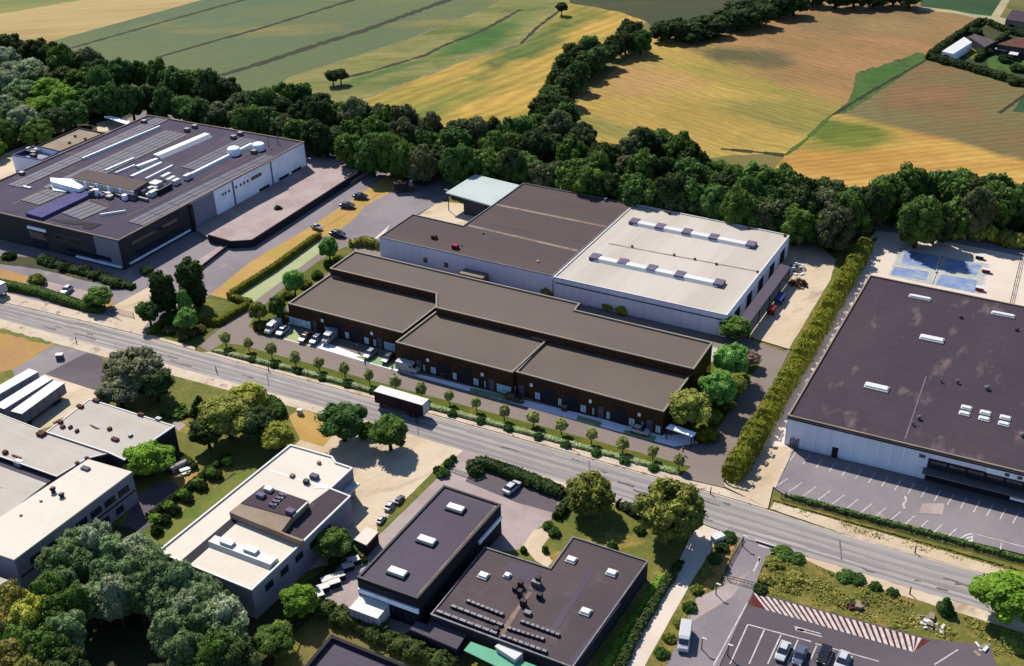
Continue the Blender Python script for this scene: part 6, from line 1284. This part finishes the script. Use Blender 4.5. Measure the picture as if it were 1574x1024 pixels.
# gates, fences, posts
def fence(name, label, path, h=1.6, mat='darkmetal', step=3., bars=3, cat='fence'):
    pts = [P(*p) for p in path]; t = thing(name, label, cat, (pts[0].x, pts[0].y, 0)); b = MB()
    for a, c_ in zip(pts, pts[1:]):
        L = (c_-a).length; k = max(1, int(L/step))
        for i in range(k+1): u = a.lerp(c_, i/k); MB().box(u.x, u.y, 0, .12, .12, h, 0).build('post', mt[mat], t)
        for j in range(bars): b.bar((a.x, a.y, 0), (c_.x, c_.y, 0), .06, .1, .25+(h-.45)*j/max(1, bars-1))
        n = int(L/.6)
        for i in range(n): u = a.lerp(c_, (i+.5)/n); b.box(u.x, u.y, .2, .04, .04, h-.3)
    b.build('rails', mt[mat], t); return t
fence('gate', 'sliding metal gate across the factory drive entrance', [(172, 480), (206, 488)], 1.5, 'metal', 4, 3, 'gate')
fence('gate', 'dark sliding gate at the entrance of the slate roofed office car park', [(690, 725), (722, 736)], 1.3, 'darkmetal', 4, 3, 'gate')
fence('gate', 'long dark barrier gate across the drive of the bottom right car park', [(1118, 894), (1163, 906)], 1.5, 'darkmetal', 4, 3, 'gate')
fence('fence', 'dark mesh fence along the road side hedge of the store car park', [(1200, 768), (1300, 795), (1400, 822), (1500, 849), (1590, 875)], 1.4, 'darkmetal', 5)
fence('fence', 'thin dark fence at the right of the sports court yard', [(1568, 400), (1552, 468)], 1.6, 'darkmetal', 5)
fence('fence', 'thin fence beside the bottom right car park drive', [(1142, 832), (1122, 868), (1110, 892)], 1.1, 'darkmetal', 3)
for i, (x, y) in enumerate([(1128, 728), (1133, 722), (1122, 738)]): post('bollard', x+10, y, 1.9, .09, 'darkmetal', f'dark bollard, {["middle", "top", "bottom"][i]} one of the three at the foot of the conifer hedge', 'bollard')
for x, y, h_, aa_, d in ((333, 573, 7, 1.6, 'street lamp on the near pavement beside the grey pavement patch'), (118, 528, 7, 1.6, 'street lamp on the near pavement above the dark driveway'), (786, 668, 7, -1.6, 'street lamp on the far pavement right of the trailer'), (413, 571, 7, -1.6, 'street lamp on the far pavement left of the trailer'), (1092, 760, 7, -1.6, 'street lamp on the far pavement near the conifer hedge'), (1406, 851, 7, -1.6, 'street lamp on the verge below the store car park'), (1398, 902+12, 7, 1.6, 'street lamp on the near verge above the rough ground'), (803, 728, 7, 1.6, 'street lamp behind the dark hedge of the office car park')):
    post('street_post', x, y, 1.7, .1, 'darkmetal', d.replace('street lamp', 'dark post'), 'post')
for x, y, d in ((1078, 1000, 'lamp post at the foot of the white van'), (1118, 1010, 'lamp post with pale head beside the empty bays'), (1100, 916, 'grey post beside the drive gate'), (1141, 842, 'grey post at the drive mouth by the road')): post('lamp_post', x, y, 2.6, .09, 'metal', d, 'lamp post', .3, 0.)
def box_thing(name, label, cat, x, y, L, W, H, body, lid, a=0.):
    p = P(x, y, H/2); t = thing(name, label, cat, (p.x, p.y, 0)); MB().box(p.x, p.y, .1, L, W, H-.15, a, .97, .97).build('body', mt[body], t, bevel=.03); MB().box(p.x, p.y, H-.05, L+.1, W+.1, .12, a).build('lid', mt[lid], t, bevel=.03)
    for sx in (-1, 1):
        for sy in (-1, 1): MB().box(p.x+sx*L*.35, p.y+sy*W*.35, 0, .2, .2, .14, a).build('foot', mt['rubber'], t)
    return t
box_thing('utility_cabinet', 'white cabinet at the entrance of the white track by the road', 'cabinet', 1103, 829, 2.2, 1.4, 1.8, 'white', 'white', 1.)
box_thing('utility_cabinet', 'white cabinet beside the dry patch and the pavement', 'cabinet', 461, 634, 1.1, .8, 1.5, 'white', 'white', .3)
box_thing('waste_container', 'grey waste container beside the road at the dark driveway', 'container', 92, 549, 1.6, 1.2, 1.6, 'metal', 'white', .6)
for i, (x, y) in enumerate(RW):
    o_ = box_thing('waste_container', f'white topped waste container, {ORD[i]} from the bottom beside the slate roofed office', 'container', x, y, 2.0, 1.3, 1.4, 'binbody', 'white', R_(55)); o_['group'] = 'white topped containers beside the slate roofed office'
box_thing('waste_container', 'small red container at the top end of the white topped containers', 'container', 553, 858, 1.2, .9, 1.2, 'binbody', 'red', R_(55))
box_thing('water_tank', 'white tank standing over the mint green awning', 'tank', 783, 1012, 4.2, 2.0, 3.9, 'white', 'white', R_(-12))
box_thing('planter', 'brown planter box in front of the projecting bronze wing', 'planter', 682, 577, 1.1, 1.1, 1.1, 'rust', 'tan_roof'); box_thing('planter', 'brown planter box near the right end of the bronze front', 'planter', 868, 628, 1.1, 1.1, 1.1, 'rust', 'tan_roof')
# people
person(561.5, 560, 'cloth_dark', 'cloth_dark', 'person in dark clothes walking on the lane near the silver car', 1.2)
person(549, 535, 'cloth_dark', 'cloth_blue', 'person standing on the shaded forecourt between van and silver car', 2.2, .12)
person(603, 568, 'cloth_red', 'cloth_blue', 'person in a rust red top beside the white delivery van', .3)
person(1050, 693, 'cloth_red', 'cloth_dark', 'person on the lane near the last young tree by the canopy', 0.8)
drop(CAR); drop(VAN)
